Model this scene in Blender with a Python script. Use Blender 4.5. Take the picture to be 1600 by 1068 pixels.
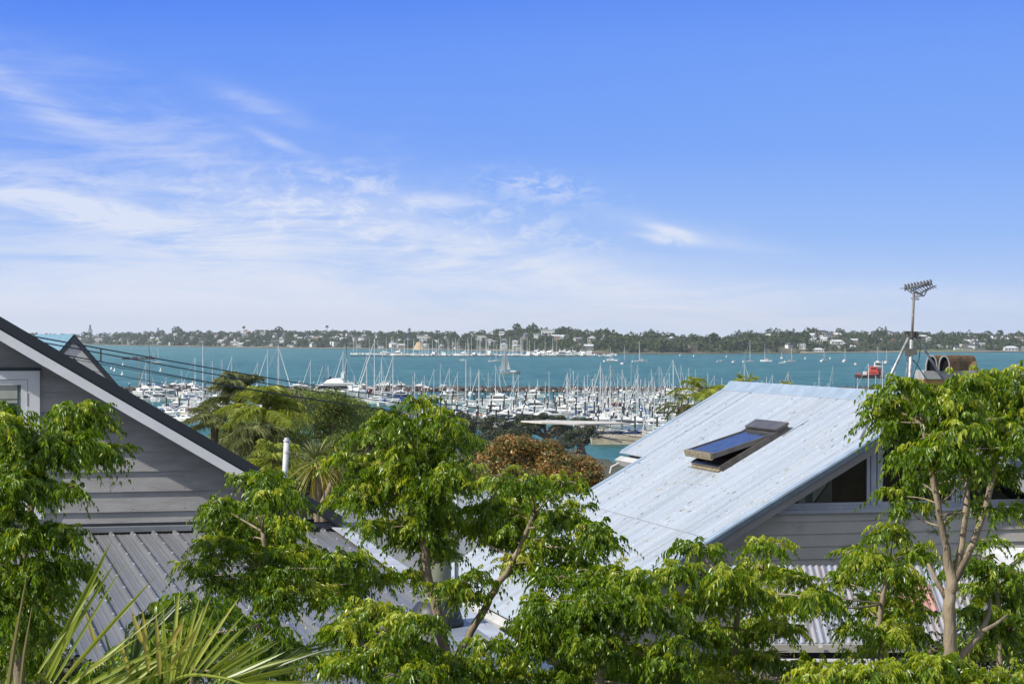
import bpy, math, random
import numpy as np
from mathutils import Vector, Matrix
R = math.radians
random.seed(7)
rng = np.random.default_rng(11)
for o in list(bpy.data.objects): bpy.data.objects.remove(o)
SC = bpy.context.scene
COL = SC.collection

# ------------------------------------------------------------------ camera, light, sky
F = 3400.0                     # focal length in pixels of a 1600 wide picture
CX, CY, HZ = 800.0, 534.0, 522.0
CAMZ = 24.0
PITCH = math.atan((CY-HZ)/F)
cd = bpy.data.cameras.new('camera'); cam = bpy.data.objects.new('camera', cd); COL.objects.link(cam)
cam.location = (0, 0, CAMZ); cam.rotation_euler = (math.pi/2-PITCH, 0, 0)
cd.sensor_width = 36; cd.lens = 36*F/1600; cd.clip_end = 30000; cd.clip_start = .1
SC.camera = cam
SC.view_settings.view_transform = 'Standard'; SC.view_settings.look = 'None'
SC.view_settings.gamma = 1; SC.view_settings.exposure = 0.0
SUN_AZ, SUN_EL = 62, 40         # azimuth to the left of "straight behind the camera"
sv = Vector((-math.sin(R(SUN_AZ))*math.cos(R(SUN_EL)), -math.cos(R(SUN_AZ))*math.cos(R(SUN_EL)), math.sin(R(SUN_EL))))
sl = bpy.data.lights.new('sun', 'SUN'); sun = bpy.data.objects.new('sun', sl); COL.objects.link(sun)
sl.energy = 5.0; sl.angle = R(.5); sl.color = (1, .95, .87)
sun.rotation_euler = (-sv).to_track_quat('-Z', 'Y').to_euler(); sun.location = (0, 0, 80)

class NT:                      # tiny node expression helper
    def __init__(s, tree): s.t = tree; s.n = tree.nodes; s.l = tree.links
    def add(s, typ, **kw):
        n = s.n.new(typ)
        for k, v in kw.items(): setattr(n, k, v)
        return n
    def put(s, sock, v):
        if isinstance(v, bpy.types.NodeSocket): s.l.new(v, sock)
        else: sock.default_value = v
    def m(s, op, a, b=None, c=None, clamp=False):
        n = s.add('ShaderNodeMath', operation=op, use_clamp=clamp)
        s.put(n.inputs[0], a)
        if b is not None: s.put(n.inputs[1], b)
        if c is not None: s.put(n.inputs[2], c)
        return n.outputs[0]
    def mix(s, f, a, b, blend='MIX'):
        n = s.add('ShaderNodeMix', data_type='RGBA', blend_type=blend)
        s.put(n.inputs[0], f); s.put(n.inputs[6], a); s.put(n.inputs[7], b)
        return n.outputs[2]
    def ramp(s, f, stops, interp='LINEAR'):
        n = s.add('ShaderNodeValToRGB'); cr = n.color_ramp; cr.interpolation = interp
        while len(cr.elements) < len(stops): cr.elements.new(.5)
        for e, (p, c) in zip(cr.elements, stops):
            e.position = p; e.color = tuple(c)+(1,) if len(c) == 3 else c
        s.put(n.inputs[0], f); return n.outputs[0]
    def comb(s, x, y, z):
        n = s.add('ShaderNodeCombineXYZ')
        for i, v in enumerate((x, y, z)): s.put(n.inputs[i], v)
        return n.outputs[0]
    def noise(s, vec, scale, detail=3, rough=.55, dist=0):
        n = s.add('ShaderNodeTexNoise')
        if vec is not None: s.l.new(vec, n.inputs['Vector'])
        n.inputs['Scale'].default_value = scale; n.inputs['Detail'].default_value = detail
        n.inputs['Roughness'].default_value = rough; n.inputs['Distortion'].default_value = dist
        return n.outputs['Fac']
    def vmap(s, vec, scale=(1, 1, 1), loc=(0, 0, 0), rot=(0, 0, 0)):
        n = s.add('ShaderNodeMapping'); s.l.new(vec, n.inputs[0])
        n.inputs['Location'].default_value = loc; n.inputs['Rotation'].default_value = rot; n.inputs['Scale'].default_value = scale
        return n.outputs[0]
    def rng(s, v, a, b, c=0, d=1):
        n = s.add('ShaderNodeMapRange', interpolation_type='SMOOTHSTEP'); s.put(n.inputs[0], v)
        for i, q in zip((1, 2, 3, 4), (a, b, c, d)): n.inputs[i].default_value = q
        return n.outputs[0]

def srgb(r, g, b):
    f = lambda c: c/12.92 if c <= .04045 else ((c+.055)/1.055)**2.4
    return tuple(f(c/255) for c in (r, g, b))

def make_world():
    w = bpy.data.worlds.new('World'); SC.world = w; w.use_nodes = True
    t = NT(w.node_tree); t.n.clear()
    out = t.add('ShaderNodeOutputWorld'); bg = t.add('ShaderNodeBackground'); t.l.new(bg.outputs[0], out.inputs[0])
    sky = t.add('ShaderNodeTexSky', sky_type='NISHITA'); sky.sun_disc = False
    sky.sun_elevation = R(SUN_EL); sky.sun_rotation = R(180+SUN_AZ); sky.altitude = 30; sky.dust_density = .6; sky.ozone_density = 2.5
    tc = t.add('ShaderNodeTexCoord'); g = tc.outputs['Generated']
    sp = t.add('ShaderNodeSeparateXYZ'); t.l.new(g, sp.inputs[0]); x, y, z = sp.outputs
    hor = t.m('SQRT', t.m('ADD', t.m('MULTIPLY', x, x), t.m('MULTIPLY', y, y)))
    az = t.m('ARCTAN2', x, y)                       # compass angle, 0 = north over the harbour
    v = t.m('DIVIDE', z, t.m('MAXIMUM', hor, .001))   # tangent of the height above the horizon
    # clear sky colour by height
    S = lambda r, g_, b: srgb(r, g_, b)
    base = t.ramp(t.m('MULTIPLY', v, 2.0, clamp=True), [
        (0.0, S(222, 236, 255)), (.03, S(203, 223, 254)), (.09, S(152, 190, 253)), (.17, S(113, 161, 252)),
        (.26, S(97, 148, 250)), (.32, S(76, 130, 246)), (.6, S(88, 130, 212)), (1.0, S(122, 150, 196))])
    lf = t.rng(az, -.26, .26, 0, 1)
    base = t.mix(t.m('MULTIPLY', t.m('MULTIPLY', lf, .30), t.rng(v, 0.0, .4, 1, 0)), base, S(150, 190, 250)+(1,))
    # pale neutral tint added to the sky behind the viewpoint to neutralise wall shade
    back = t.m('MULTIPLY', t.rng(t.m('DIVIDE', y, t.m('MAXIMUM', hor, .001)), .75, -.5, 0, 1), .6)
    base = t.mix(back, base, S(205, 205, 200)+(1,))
    # cirrus
    P = t.comb(az, v, 0.0)
    st = t.vmap(P, (9, 60, 1), rot=(0, 0, R(19)))
    n1 = t.noise(st, 1.0, 9, .68, .7)
    st2 = t.vmap(P, (26, 95, 1), loc=(3, 1, 0), rot=(0, 0, R(14)))
    n2 = t.noise(st2, 1.0, 8, .68, .7)
    n3 = t.noise(t.vmap(P, (70, 150, 1), rot=(0, 0, R(8))), 1.0, 7, .68, .4)
    tot = None
    def streak(px, py, L, W, ang, amp, tex, lo=.35, hi=.65):
        nonlocal tot
        a0 = math.atan((px-CX)/F); v0 = (HZ-py)/F
        dx = t.m('SUBTRACT', az, a0); dv = t.m('SUBTRACT', v, v0)
        c, s = math.cos(R(ang)), math.sin(R(ang))
        p = t.m('ADD', t.m('MULTIPLY', dx, c), t.m('MULTIPLY', dv, -s))
        q = t.m('ADD', t.m('MULTIPLY', dx, s), t.m('MULTIPLY', dv, c))
        # ripple the streak across its length so the edge is never a clean oval
        q = t.m('ADD', q, t.m('MULTIPLY', t.m('SUBTRACT', n2, .5), W/F*1.6))
        e = t.m('ADD', t.m('POWER', t.m('ABSOLUTE', t.m('DIVIDE', p, L/F)), 2.0), t.m('POWER', t.m('ABSOLUTE', t.m('DIVIDE', q, W/F)), 2.0))
        gss = t.m('EXPONENT', t.m('MULTIPLY', e, -1.0))
        k = t.m('MULTIPLY', t.m('MULTIPLY', gss, t.rng(tex, lo, hi)), amp)
        tot = k if tot is None else t.m('ADD', tot, k)
    for a in [(60, 165, 110, 22, 25, .45, n1, .2, .6), (200, 200, 330, 55, 24, .22, n1, .3, .7), (400, 165, 75, 16, 20, .32, n2, .3, .6),
              (430, 222, 50, 8, 24, .35, n2, .3, .6), (290, 245, 50, 10, 5, .3, n2, .3, .6),
              (80, 280, 160, 26, 5, .4, n2, .35, .65), (110, 325, 230, 20, 9, .6, n1, .25, .6), (300, 375, 330, 34, 14, .55, n1, .3, .65),
              (470, 320, 260, 60, 8, .5, n3, .45, .72), (560, 285, 60, 16, 5, .35, n3, .4, .6), (685, 313, 55, 11, 3, .5, n2, .25, .5),
              (620, 355, 260, 36, 12, .5, n2, .4, .7), (850, 295, 90, 22, 8, .45, n3, .42, .6), (830, 355, 120, 26, 10, .4, n3, .42, .65),
              (1050, 362, 44, 8, 16, .8, n2, .2, .5), (1038, 374, 40, 8, 10, .7, n3, .3, .6), (1100, 370, 130, 18, 12, .3, n1, .3, .6),
              (920, 384, 30, 9, 5, .4, n3, .35, .6), (700, 400, 420, 42, 12, .38, n1, .3, .7),
              (200, 430, 520, 62, 9, .55, n1, .25, .65), (900, 440, 460, 46, 8, .5, n1, .2, .65), (350, 330, 620, 130, 12, .28, n1, .2, .7), (1240, 455, 110, 14, 2, .3, n2, .3, .6),
              (1480, 465, 180, 24, 3, .35, n2, .3, .6), (100, 497, 800, 52, 3, .72, n1, .05, .6), (1150, 505, 560, 34, 0, .5, n1, .1, .6)]:
        streak(*a)
    cl = t.m('MINIMUM', tot, .82)
    col = t.mix(cl, base, S(233, 238, 253)+(1,))
    col = t.mix(t.rng(v, -.02, 0, 1, 0), col, S(150, 180, 205)+(1,))
    ten = t.add('ShaderNodeVectorMath', operation='SCALE'); t.l.new(col, ten.inputs[0]); ten.inputs[3].default_value = 10.0
    fin = t.mix(.06, ten.outputs[0], sky.outputs[0])
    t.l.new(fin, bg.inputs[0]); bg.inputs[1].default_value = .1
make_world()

# ------------------------------------------------------------------ geometry of the view
FW = Vector((0, math.cos(PITCH), -math.sin(PITCH))); UP = Vector((0, math.sin(PITCH), math.cos(PITCH))); RT = Vector((1, 0, 0))
CAM = Vector((0, 0, CAMZ))
def ray(px, py): return RT*((px-CX)/F) + UP*((CY-py)/F) + FW
def at(px, py, Y): r = ray(px, py); return CAM + r*(Y/r.y)
def onplane(px, py, P, n): r = ray(px, py); return CAM + r*((P-CAM).dot(n)/r.dot(n))
def sea(px, py): r = ray(px, py); return CAM + r*(-CAMZ/r.z)
def seaD(py): return sea(800, py).y
def X_(px, Y): return (px-CX)/F*Y

# ------------------------------------------------------------------ materials
MATS = {}
def mat(name, col, rough=.6, metal=0, var=.12, scale=3.0, bump=0, bscale=None, spec=.5, col2=None, stretch=(1, 1, 1), lo=.35, hi=.65, trans=0):
    if name in MATS: return MATS[name]
    m = bpy.data.materials.new(name); m.use_nodes = True; MATS[name] = m
    t = NT(m.node_tree); b = t.n['Principled BSDF']
    tc = t.add('ShaderNodeTexCoord'); vec = t.vmap(tc.outputs['Object'], stretch)
    n = t.noise(vec, scale, 6, .65)
    c2 = col2 or tuple(c*(1-var*1.6) for c in col); c1 = tuple(min(1, c*(1+var)) for c in col)
    if col2: c1 = col
    t.l.new(t.mix(t.rng(n, lo, hi), c1+(1,), c2+(1,)), b.inputs['Base Color'])
    t.l.new(t.rng(n, 0, 1, max(.02, rough-.12), min(1, rough+.12)), b.inputs['Roughness'])
    b.inputs['Metallic'].default_value = metal; b.inputs['Specular IOR Level'].default_value = spec
    if bump:
        bn = t.add('ShaderNodeBump'); bn.inputs['Strength'].default_value = bump; bn.inputs['Distance'].default_value = .02
        t.l.new(t.noise(vec, bscale or scale*6, 4), bn.inputs['Height']); t.l.new(bn.outputs[0], b.inputs['Normal'])
    return m

def leafmat(name, cols, rough=.4, trans=.45, spec=.5, tcol=None):
    if name in MATS: return MATS[name]
    m = bpy.data.materials.new(name); m.use_nodes = True; MATS[name] = m
    t = NT(m.node_tree); b = t.n['Principled BSDF']; out = t.n['Material Output']
    g = t.add('ShaderNodeNewGeometry'); ri = g.outputs['Random Per Island']
    tc = t.add('ShaderNodeTexCoord')
    big = t.noise(tc.outputs['Object'], 1.6, 2)
    f = t.m('ADD', t.m('MULTIPLY', ri, .65), t.m('MULTIPLY', t.m('SUBTRACT', big, .33), 1.0), clamp=True)
    col = t.ramp(f, [(i/(len(cols)-1), c) for i, c in enumerate(cols)])
    t.l.new(col, b.inputs['Base Color']); b.inputs['Roughness'].default_value = rough; b.inputs['Specular IOR Level'].default_value = spec
    tr = t.add('ShaderNodeBsdfTranslucent')
    hs = t.add('ShaderNodeHueSaturation'); hs.inputs['Value'].default_value = 2.0; hs.inputs['Hue'].default_value = .485; hs.inputs['Saturation'].default_value = 1.05
    t.l.new(col, hs.inputs['Color']); t.l.new(hs.outputs[0], tr.inputs[0])
    mx = t.add('ShaderNodeMixShader'); mx.inputs[0].default_value = trans
    t.l.new(b.outputs[0], mx.inputs[1]); t.l.new(tr.outputs[0], mx.inputs[2]); t.l.new(mx.outputs[0], out.inputs[0])
    return m

# ------------------------------------------------------------------ mesh builder
class MB:
    def __init__(s): s.v = []; s.f = []
    def add(s, vs, fs):
        k = len(s.v); s.v += [tuple(v) for v in vs]; s.f += [tuple(k+i for i in f) for f in fs]; return s
    def box(s, c, size, M=None):
        hx, hy, hz = [q/2 for q in size]; c = Vector(c)
        vs = [Vector((x, y, z)) for x in (-hx, hx) for y in (-hy, hy) for z in (-hz, hz)]
        vs = [(M @ v if M else v)+c for v in vs]
        return s.add(vs, [(0, 1, 3, 2), (4, 6, 7, 5), (0, 4, 5, 1), (2, 3, 7, 6), (0, 2, 6, 4), (1, 5, 7, 3)])
    def obox(s, O, a, b, c):            # box from a corner and three edge vectors
        vs = [O, O+a, O+a+b, O+b, O+c, O+a+c, O+a+b+c, O+b+c]
        return s.add(vs, [(0, 3, 2, 1), (4, 5, 6, 7), (0, 1, 5, 4), (1, 2, 6, 5), (2, 3, 7, 6), (3, 0, 4, 7)])
    def prism(s, poly, ext):
        n = len(poly); vs = list(poly)+[Vector(p)+ext for p in poly]
        return s.add(vs, [tuple(range(n-1, -1, -1)), tuple(range(n, 2*n))]+[(i, (i+1) % n, n+(i+1) % n, n+i) for i in range(n)])
    def tube(s, pts, rad, n=6, cap=True):
        pts = [Vector(p) for p in pts]; k = len(pts)
        if not hasattr(rad, '__len__'): rad = [rad]*k
        vs = []; u = None
        for i, p in enumerate(pts):
            d = (pts[min(i+1, k-1)]-pts[max(i-1, 0)]).normalized()
            if u is None: u = d.orthogonal().normalized()
            u = (u-d*u.dot(d)).normalized(); w = d.cross(u)
            for j in range(n):
                a = 2*math.pi*j/n; vs.append(p+(u*math.cos(a)+w*math.sin(a))*rad[i])
        fs = [(i*n+j, i*n+(j+1) % n, (i+1)*n+(j+1) % n, (i+1)*n+j) for i in range(k-1) for j in range(n)]
        if cap: fs += [tuple(range(n-1, -1, -1)), tuple((k-1)*n+j for j in range(n))]
        return s.add(vs, fs)
    def lathe(s, prof, c, n=16):
        c = Vector(c); vs = [c+Vector((r*math.cos(2*math.pi*j/n), r*math.sin(2*math.pi*j/n), z)) for r, z in prof for j in range(n)]
        k = len(prof)
        return s.add(vs, [(i*n+j, i*n+(j+1) % n, (i+1)*n+(j+1) % n, (i+1)*n+j) for i in range(k-1) for j in range(n)]+[tuple(range(n-1, -1, -1)), tuple((k-1)*n+j for j in range(n))])
    def build(s, name, m, parent=None, smooth=False, bevel=0):
        off = parent.location if (parent is not None) else Vector((0, 0, 0))
        p = parent
        while p is not None and p.parent is not None: p = p.parent; off = off+p.location
        me = bpy.data.meshes.new(name)
        me.from_pydata([(x-off.x, y-off.y, z-off.z) for x, y, z in s.v], [], s.f)
        me.materials.append(m); me.update()
        if smooth: me.shade_smooth()
        o = bpy.data.objects.new(name, me); COL.objects.link(o); o.parent = parent
        if bevel:
            b = o.modifiers.new('bevel', 'BEVEL'); b.width = bevel; b.segments = 2; b.limit_method = 'ANGLE'
        return o

def npmesh(name, V, Fc, m, parent=None, smooth=False):
    """V (n,3) float array, Fc (k,q) int array of equal polygons"""
    off = np.array(parent.location if parent is not None else (0, 0, 0), dtype=float)
    V = V-off; q = Fc.shape[1]
    me = bpy.data.meshes.new(name)
    me.vertices.add(len(V)); me.vertices.foreach_set('co', V.astype(np.float32).ravel())
    me.loops.add(Fc.size); me.loops.foreach_set('vertex_index', Fc.astype(np.int32).ravel())
    me.polygons.add(len(Fc)); me.polygons.foreach_set('loop_start', np.arange(0, Fc.size, q, dtype=np.int32))
    try: me.polygons.foreach_set('loop_total', np.full(len(Fc), q, dtype=np.int32))
    except Exception: pass
    me.materials.append(m); me.update(calc_edges=True); me.validate()
    if smooth: me.shade_smooth()
    o = bpy.data.objects.new(name, me); COL.objects.link(o); o.parent = parent
    return o

def tag(o, label=None, cat=None, group=None, kind=None):
    if label: o['label'] = label
    if cat: o['category'] = cat
    if group: o['group'] = group
    if kind: o['kind'] = kind
    return o
def thing(name, loc, label, cat, group=None):
    o = bpy.data.objects.new(name, None); COL.objects.link(o); o.location = loc; o.empty_display_size = .3
    return tag(o, label, cat, group)
ORD = ['first', 'second', 'third', 'fourth', 'fifth', 'sixth', 'seventh', 'eighth', 'ninth', 'tenth', 'eleventh', 'twelfth', 'thirteenth',
       'fourteenth', 'fifteenth', 'sixteenth', 'seventeenth', 'eighteenth', 'nineteenth']
def ordn(i):
    if i < 19: return ORD[i]
    i += 1; tens = ['', '', 'twent', 'thirt', 'fort', 'fift', 'sixt', 'sevent', 'eight', 'ninet']
    if i >= 100: return 'one hundred and '+ordn(i-101) if i > 100 else 'one hundredth'
    return tens[i//10]+'ieth' if i % 10 == 0 else tens[i//10]+'y-'+ORD[i % 10-1]

# ------------------------------------------------------------------ leaves (numpy)
def nrm(a): return a/np.maximum(np.linalg.norm(a, axis=-1, keepdims=True), 1e-9)
def sprays(B, D, L, nl=8, ll=.035, lw=.012, droop=.6, hang=.55, curl=0.3):
    """compound leaves: B base points, D start directions, L rachis lengths -> V,F of folded leaflets"""
    n = len(B); T = (np.arange(nl)+.8)/nl
    L = np.asarray(L)[:, None, None]; t = T[None, :, None]
    dr = droop*(rng.random((n, 1, 1))*.8+.6)
    down = np.array([0, 0, -1.0])
    P = B[:, None, :]+D[:, None, :]*L*t+down*dr*L*t*t
    tan = nrm(D[:, None, :]*np.ones_like(t)+down*2*dr*t)
    side = nrm(np.cross(tan, np.array([0, 0, 1.0]))+rng.normal(0, .15, (n, 1, 3)))
    out = []
    for sgn in (-1, 1):
        d = nrm(tan*.55+side*sgn*.7+down*hang+rng.normal(0, .22, P.shape))
        ln = ll*(rng.random((n, nl, 1))*.5+.7)*(1.15-.5*t)
        w = nrm(np.cross(d, tan+rng.normal(0, .3, P.shape)))*lw*.5*(rng.random((n, nl, 1))*.4+.8)
        up = nrm(np.cross(w, d))
        b0 = P+rng.normal(0, .002, P.shape)
        mid = b0+d*ln*.42; tip = b0+d*ln+down*ln*curl
        f = up*lw*.22
        out.append(np.stack([b0, mid+w+f, tip, mid-w+f], axis=2).reshape(-1, 4, 3))
    V = np.concatenate(out).reshape(-1, 3); k = len(V)//4
    i = np.arange(k)[:, None]*4
    Fc = np.concatenate([i+np.array([0, 1, 2]), i+np.array([0, 2, 3])], axis=1).reshape(-1, 3)
    return V, Fc
def quads(P, N, size, aspect=.6):
    """loose leaf faces at P with random roll about rough normals N"""
    n = len(P); N = nrm(N); a = nrm(np.cross(N, rng.normal(0, 1, (n, 3)))); b = np.cross(N, a)
    s = np.asarray(size).reshape(-1, 1)*(rng.random((n, 1))*.7+.65)
    a = a*s*.5; b = b*s*.5*aspect
    V = np.stack([P-a, P+b*.9-a*.1, P+a, P-b*.9-a*.1], axis=1).reshape(-1, 3)
    i = np.arange(n)[:, None]*4
    return V, i+np.array([0, 1, 2, 3])
def join(parts):
    V = []; Fs = []; k = 0
    for v, f in parts: V.append(v); Fs.append(f+k); k += len(v)
    return np.concatenate(V), np.concatenate(Fs)

# ================================================================== SEA AND LAND
def ip(x, pts):
    xs, ys = zip(*pts); return float(np.interp(x, xs, ys))
def make_sea():
    m = bpy.data.materials.new('sea'); m.use_nodes = True; t = NT(m.node_tree); b = t.n['Principled BSDF']
    tc = t.add('ShaderNodeTexCoord'); P = tc.outputs['Object']
    sp = t.add('ShaderNodeSeparateXYZ'); t.l.new(P, sp.inputs[0])
    big = t.noise(t.vmap(P, (.0012, .004, 1)), 1.0, 4, .6)
    far = t.rng(sp.outputs[1], 500, 4200, 0, 1)
    left = t.rng(sp.outputs[0], -100, -1100, 0, 1)
    c = t.mix(far, srgb(50, 106, 96)+(1,), srgb(72, 130, 114)+(1,))
    c = t.mix(t.m('MULTIPLY', left, .8), c, srgb(116, 164, 142)+(1,))      # silty shallow bay on the left
    c = t.mix(t.rng(big, .38, .62, 0, .4), c, srgb(26, 80, 80)+(1,))
    c = t.mix(t.rng(t.noise(t.vmap(P, (.05, .16, 1)), 1.0, 3, .7), .4, .68, 0, .22), c, srgb(96, 148, 152)+(1,))
    c = t.mix(t.rng(t.noise(t.vmap(P, (.055, .014, 1)), 1.0, 5, .75, .3), .42, .66, 0, .42), c, srgb(104, 150, 146)+(1,))
    c = t.mix(t.rng(t.noise(t.vmap(P, (.035, .010, 1), loc=(4, 2, 0)), 1.0, 5, .75, .3), .48, .7, 0, .45), c, srgb(18, 66, 70)+(1,))
    t.l.new(c, b.inputs['Base Color'])
    b.inputs['Roughness'].default_value = .35; b.inputs['Specular IOR Level'].default_value = .12
    h = t.m('ADD', t.noise(t.vmap(P, (.11, .3, 1)), 1.0, 5, .65), t.noise(t.vmap(P, (.9, 1.6, 1)), 1.0, 4, .6))
    bn = t.add('ShaderNodeBump'); bn.inputs['Strength'].default_value = .8; bn.inputs['Distance'].default_value = .7
    t.l.new(h, bn.inputs['Height']); t.l.new(bn.outputs[0], b.inputs['Normal'])
    mb = MB(); mb.add([(-4400, 150, 0), (4400, 150, 0), (4400, 5500, 0), (-4400, 5500, 0)], [(0, 1, 2, 3)])
    tag(mb.build('harbour_water', m), kind='structure')
make_sea()

# near ground: falls from the houses to the shore
def shoreY(x):
    return ip(x, [(-400, 470), (-60, 462), (-20, 452), (0, 446), (10, 425), (16, 392), (24, 345), (60, 330), (200, 330)])
def groundZ(x, y):
    s = shoreY(x); e = s-y
    if e < 0: return max(-2.5, e*.2)
    base = ip(y, [(-60, 17.4), (34, 17.2), (60, 13.5), (110, 9), (200, 5.5), (300, 3.2), (480, 2.0)])
    return min(base, e*.16+.05)
def make_ground():
    xs = np.concatenate([np.linspace(-420, -80, 20), np.linspace(-74, 74, 60), np.linspace(80, 420, 20)]); ys = np.concatenate([np.linspace(-60, 60, 30), np.linspace(64, 500, 110)])
    V = np.array([(x, y, groundZ(x, y)+.12*math.sin(x*.9)*math.cos(y*.7)) for y in ys for x in xs]); nx = len(xs)
    Fc = np.array([(j*nx+i, j*nx+i+1, (j+1)*nx+i+1, (j+1)*nx+i) for j in range(len(ys)-1) for i in range(nx-1)])
    m = mat('soil_and_grass', (.06, .075, .028), .9, col2=(.10, .085, .055), scale=.4, bump=.4)
    tag(npmesh('ground', V, Fc, m, smooth=True), kind='structure')
make_ground()

# far shore: a low wooded ridge
SHORE = [(-400, 536.5), (0, 538), (140, 538.5), (250, 541), (400, 543.5), (560, 545), (640, 546), (760, 548), (900, 552), (960, 553), (1050, 553), (1250, 552.3), (1330, 551), (1400, 550.5), (1500, 550.5), (1600, 549.5), (2000, 548)]
CREST = [(-400, 521), (130, 521), (220, 519.5), (300, 519), (390, 518), (440, 517), (520, 518), (570, 519), (640, 521), (720, 521), (775, 519), (810, 517), (850, 516), (880, 518.5), (960, 522), (1050, 526), (1100, 526.5), (1150, 524), (1200, 520.5), (1260, 519.5), (1340, 520), (1385, 517.5), (1420, 521.5), (1520, 523), (1600, 523.5), (2000, 523)]
def hill_pt(px, s):
    lower = ip(px, [(0, 4), (700, 4), (860, 3), (960, 6), (1150, 7), (1250, 4), (2000, 4)])
    D0 = CAMZ*F/(ip(px, SHORE)-HZ); Dc = D0+ip(px, [(0, 1000), (500, 800), (900, 520), (1100, 480), (1600, 900)])
    zc = CAMZ-(ip(px, CREST)+lower-HZ)/F*Dc
    D = D0+(Dc-D0)*s
    if s <= 1:
        prof = ip(s, [(-.2, -.08), (0, 0), (.02, .03), (.10, .09 if not 930 < px < 1260 else .36), (.4, .5 if not 930 < px < 1260 else .66), (.75, .86), (1, 1)])
        z = zc*prof + 1.6*math.sin(px*.05+s*7)*min(1, max(0, s*4))
    else: z = zc*max(-.05, 1-(s-1)*.8)
    x = (px-CX)/F*D
    return Vector((x, D, z))
def make_hills():
    pxs = np.arange(-400, 2001, 12); ss = [-.15, -.05, 0, .02, .05, .1, .18, .27, .36, .46, .57, .68, .8, .9, 1, 1.25, 1.7, 2.3]
    V = np.array([tuple(hill_pt(p, s)) for s in ss for p in pxs]); n = len(pxs)
    Fc = np.array([(j*n+i, j*n+i+1, (j+1)*n+i+1, (j+1)*n+i) for j in range(len(ss)-1) for i in range(n-1)])
    m = mat('far_ground', (.075, .085, .035), .95, col2=(.13, .12, .07), scale=.012)
    tag(npmesh('far_hills', V, Fc, m, smooth=True), kind='structure')
    # tidal sand strip and a park lawn at the water's edge
    sand = mat('pale_sand', (.42, .36, .26), .9, scale=.02, col2=(.24, .2, .14))
    for nm, a, b, s0, s1, mm in [('far_beach', -400, 960, -.002, .030, sand), ('far_beach', 1250, 2000, -.002, .036, sand),
                                 ('far_shore_rocks', 960, 1250, -.002, .012, mat('shore_rock', (.2, .17, .12), .9, scale=.05, col2=(.1, .09, .06))),
                                 ('waterfront_park', 1415, 1530, .036, .12, mat('lawn', (.12, .19, .05), .9, scale=.02))]:
        P = np.arange(a, b+1, 12); SS = np.linspace(s0, s1, 4)
        V = np.array([tuple(hill_pt(p, s)+Vector((0, 0, .7))) for s in SS for p in P]); n = len(P)
        Fc = np.array([(j*n+i, j*n+i+1, (j+1)*n+i+1, (j+1)*n+i) for j in range(3) for i in range(n-1)])
        tag(npmesh(nm, V, Fc, mm), kind='structure')
make_hills()

# ---- houses on the far hills (one mesh each, only a few pixels)
HW = [mat('far_wall_white', (.78, .77, .74), .7), mat('far_wall_cream', (.62, .56, .44), .7), mat('far_wall_grey', (.36, .37, .38), .7), mat('far_wall_brick', (.45, .34, .26), .8)]
HR = [mat('far_roof_grey', (.30, .31, .33), .6), mat('far_roof_white', (.72, .73, .75), .5), mat('far_roof_red', (.36, .19, .13), .7), mat('far_roof_dark', (.10, .11, .12), .6), mat('far_roof_green', (.13, .2, .17), .6)]
HWN = ['white', 'cream', 'grey', 'brick']; HRN = ['grey', 'white', 'terracotta', 'dark', 'green']
GLS = mat('far_glass', (.04, .06, .08), .15)
def far_house_meshes():
    out = []
    for k in range(4):
        me = bpy.data.meshes.new('far_house'); W, Dp, H, rh = [(13, 9, 5.5, 2.6), (17, 10, 3.6, 2.4), (12, 10, 7.5, .5), (10, 8, 5.5, 3.2)][k]
        b = MB(); b.box((0, 0, H/2-1), (W, Dp, H+2)); nw = len(b.f)
        e = .6
        if k == 2: b.box((0, 0, H+.3), (W+1, Dp+1, .5))
        elif k == 1:
            b.add([(-W/2-e, -Dp/2-e, H), (W/2+e, -Dp/2-e, H), (W/2+e, Dp/2+e, H), (-W/2-e, Dp/2+e, H), (-W/4, 0, H+rh), (W/4, 0, H+rh)], [(0, 1, 5, 4), (1, 2, 5), (2, 3, 4, 5), (3, 0, 4), (0, 3, 2, 1)])
        else:
            ax = 0 if k == 0 else 1
            if ax == 0: b.add([(-W/2-e, -Dp/2-e, H), (W/2+e, -Dp/2-e, H), (W/2+e, Dp/2+e, H), (-W/2-e, Dp/2+e, H), (-W/2-e, 0, H+rh), (W/2+e, 0, H+rh)], [(0, 1, 5, 4), (2, 3, 4, 5), (1, 2, 5), (3, 0, 4), (0, 3, 2, 1)])
            else: b.add([(-W/2-e, -Dp/2-e, H), (W/2+e, -Dp/2-e, H), (W/2+e, Dp/2+e, H), (-W/2-e, Dp/2+e, H), (0, -Dp/2-e, H+rh), (0, Dp/2+e, H+rh)], [(0, 4, 5, 3), (1, 2, 5, 4), (0, 1, 4), (2, 3, 5), (0, 3, 2, 1)])
        nr = len(b.f)
        for lev in range(2 if H > 5 else 1):
            for i in range(4): b.box((-W/2+W*(i+.5)/4, -Dp/2-.03, 1.6+lev*2.8), (W/4*.6, .12, 1.3))
        me.from_pydata(b.v, [], b.f)
        for mm in (HW[0], HR[0], GLS): me.materials.append(mm)
        me.polygons.foreach_set('material_index', [0]*nw+[1]*(nr-nw)+[2]*(len(b.f)-nr)); me.update(); out.append(me)
    return out
FHM = far_house_meshes()
HOUSES = []
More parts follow.
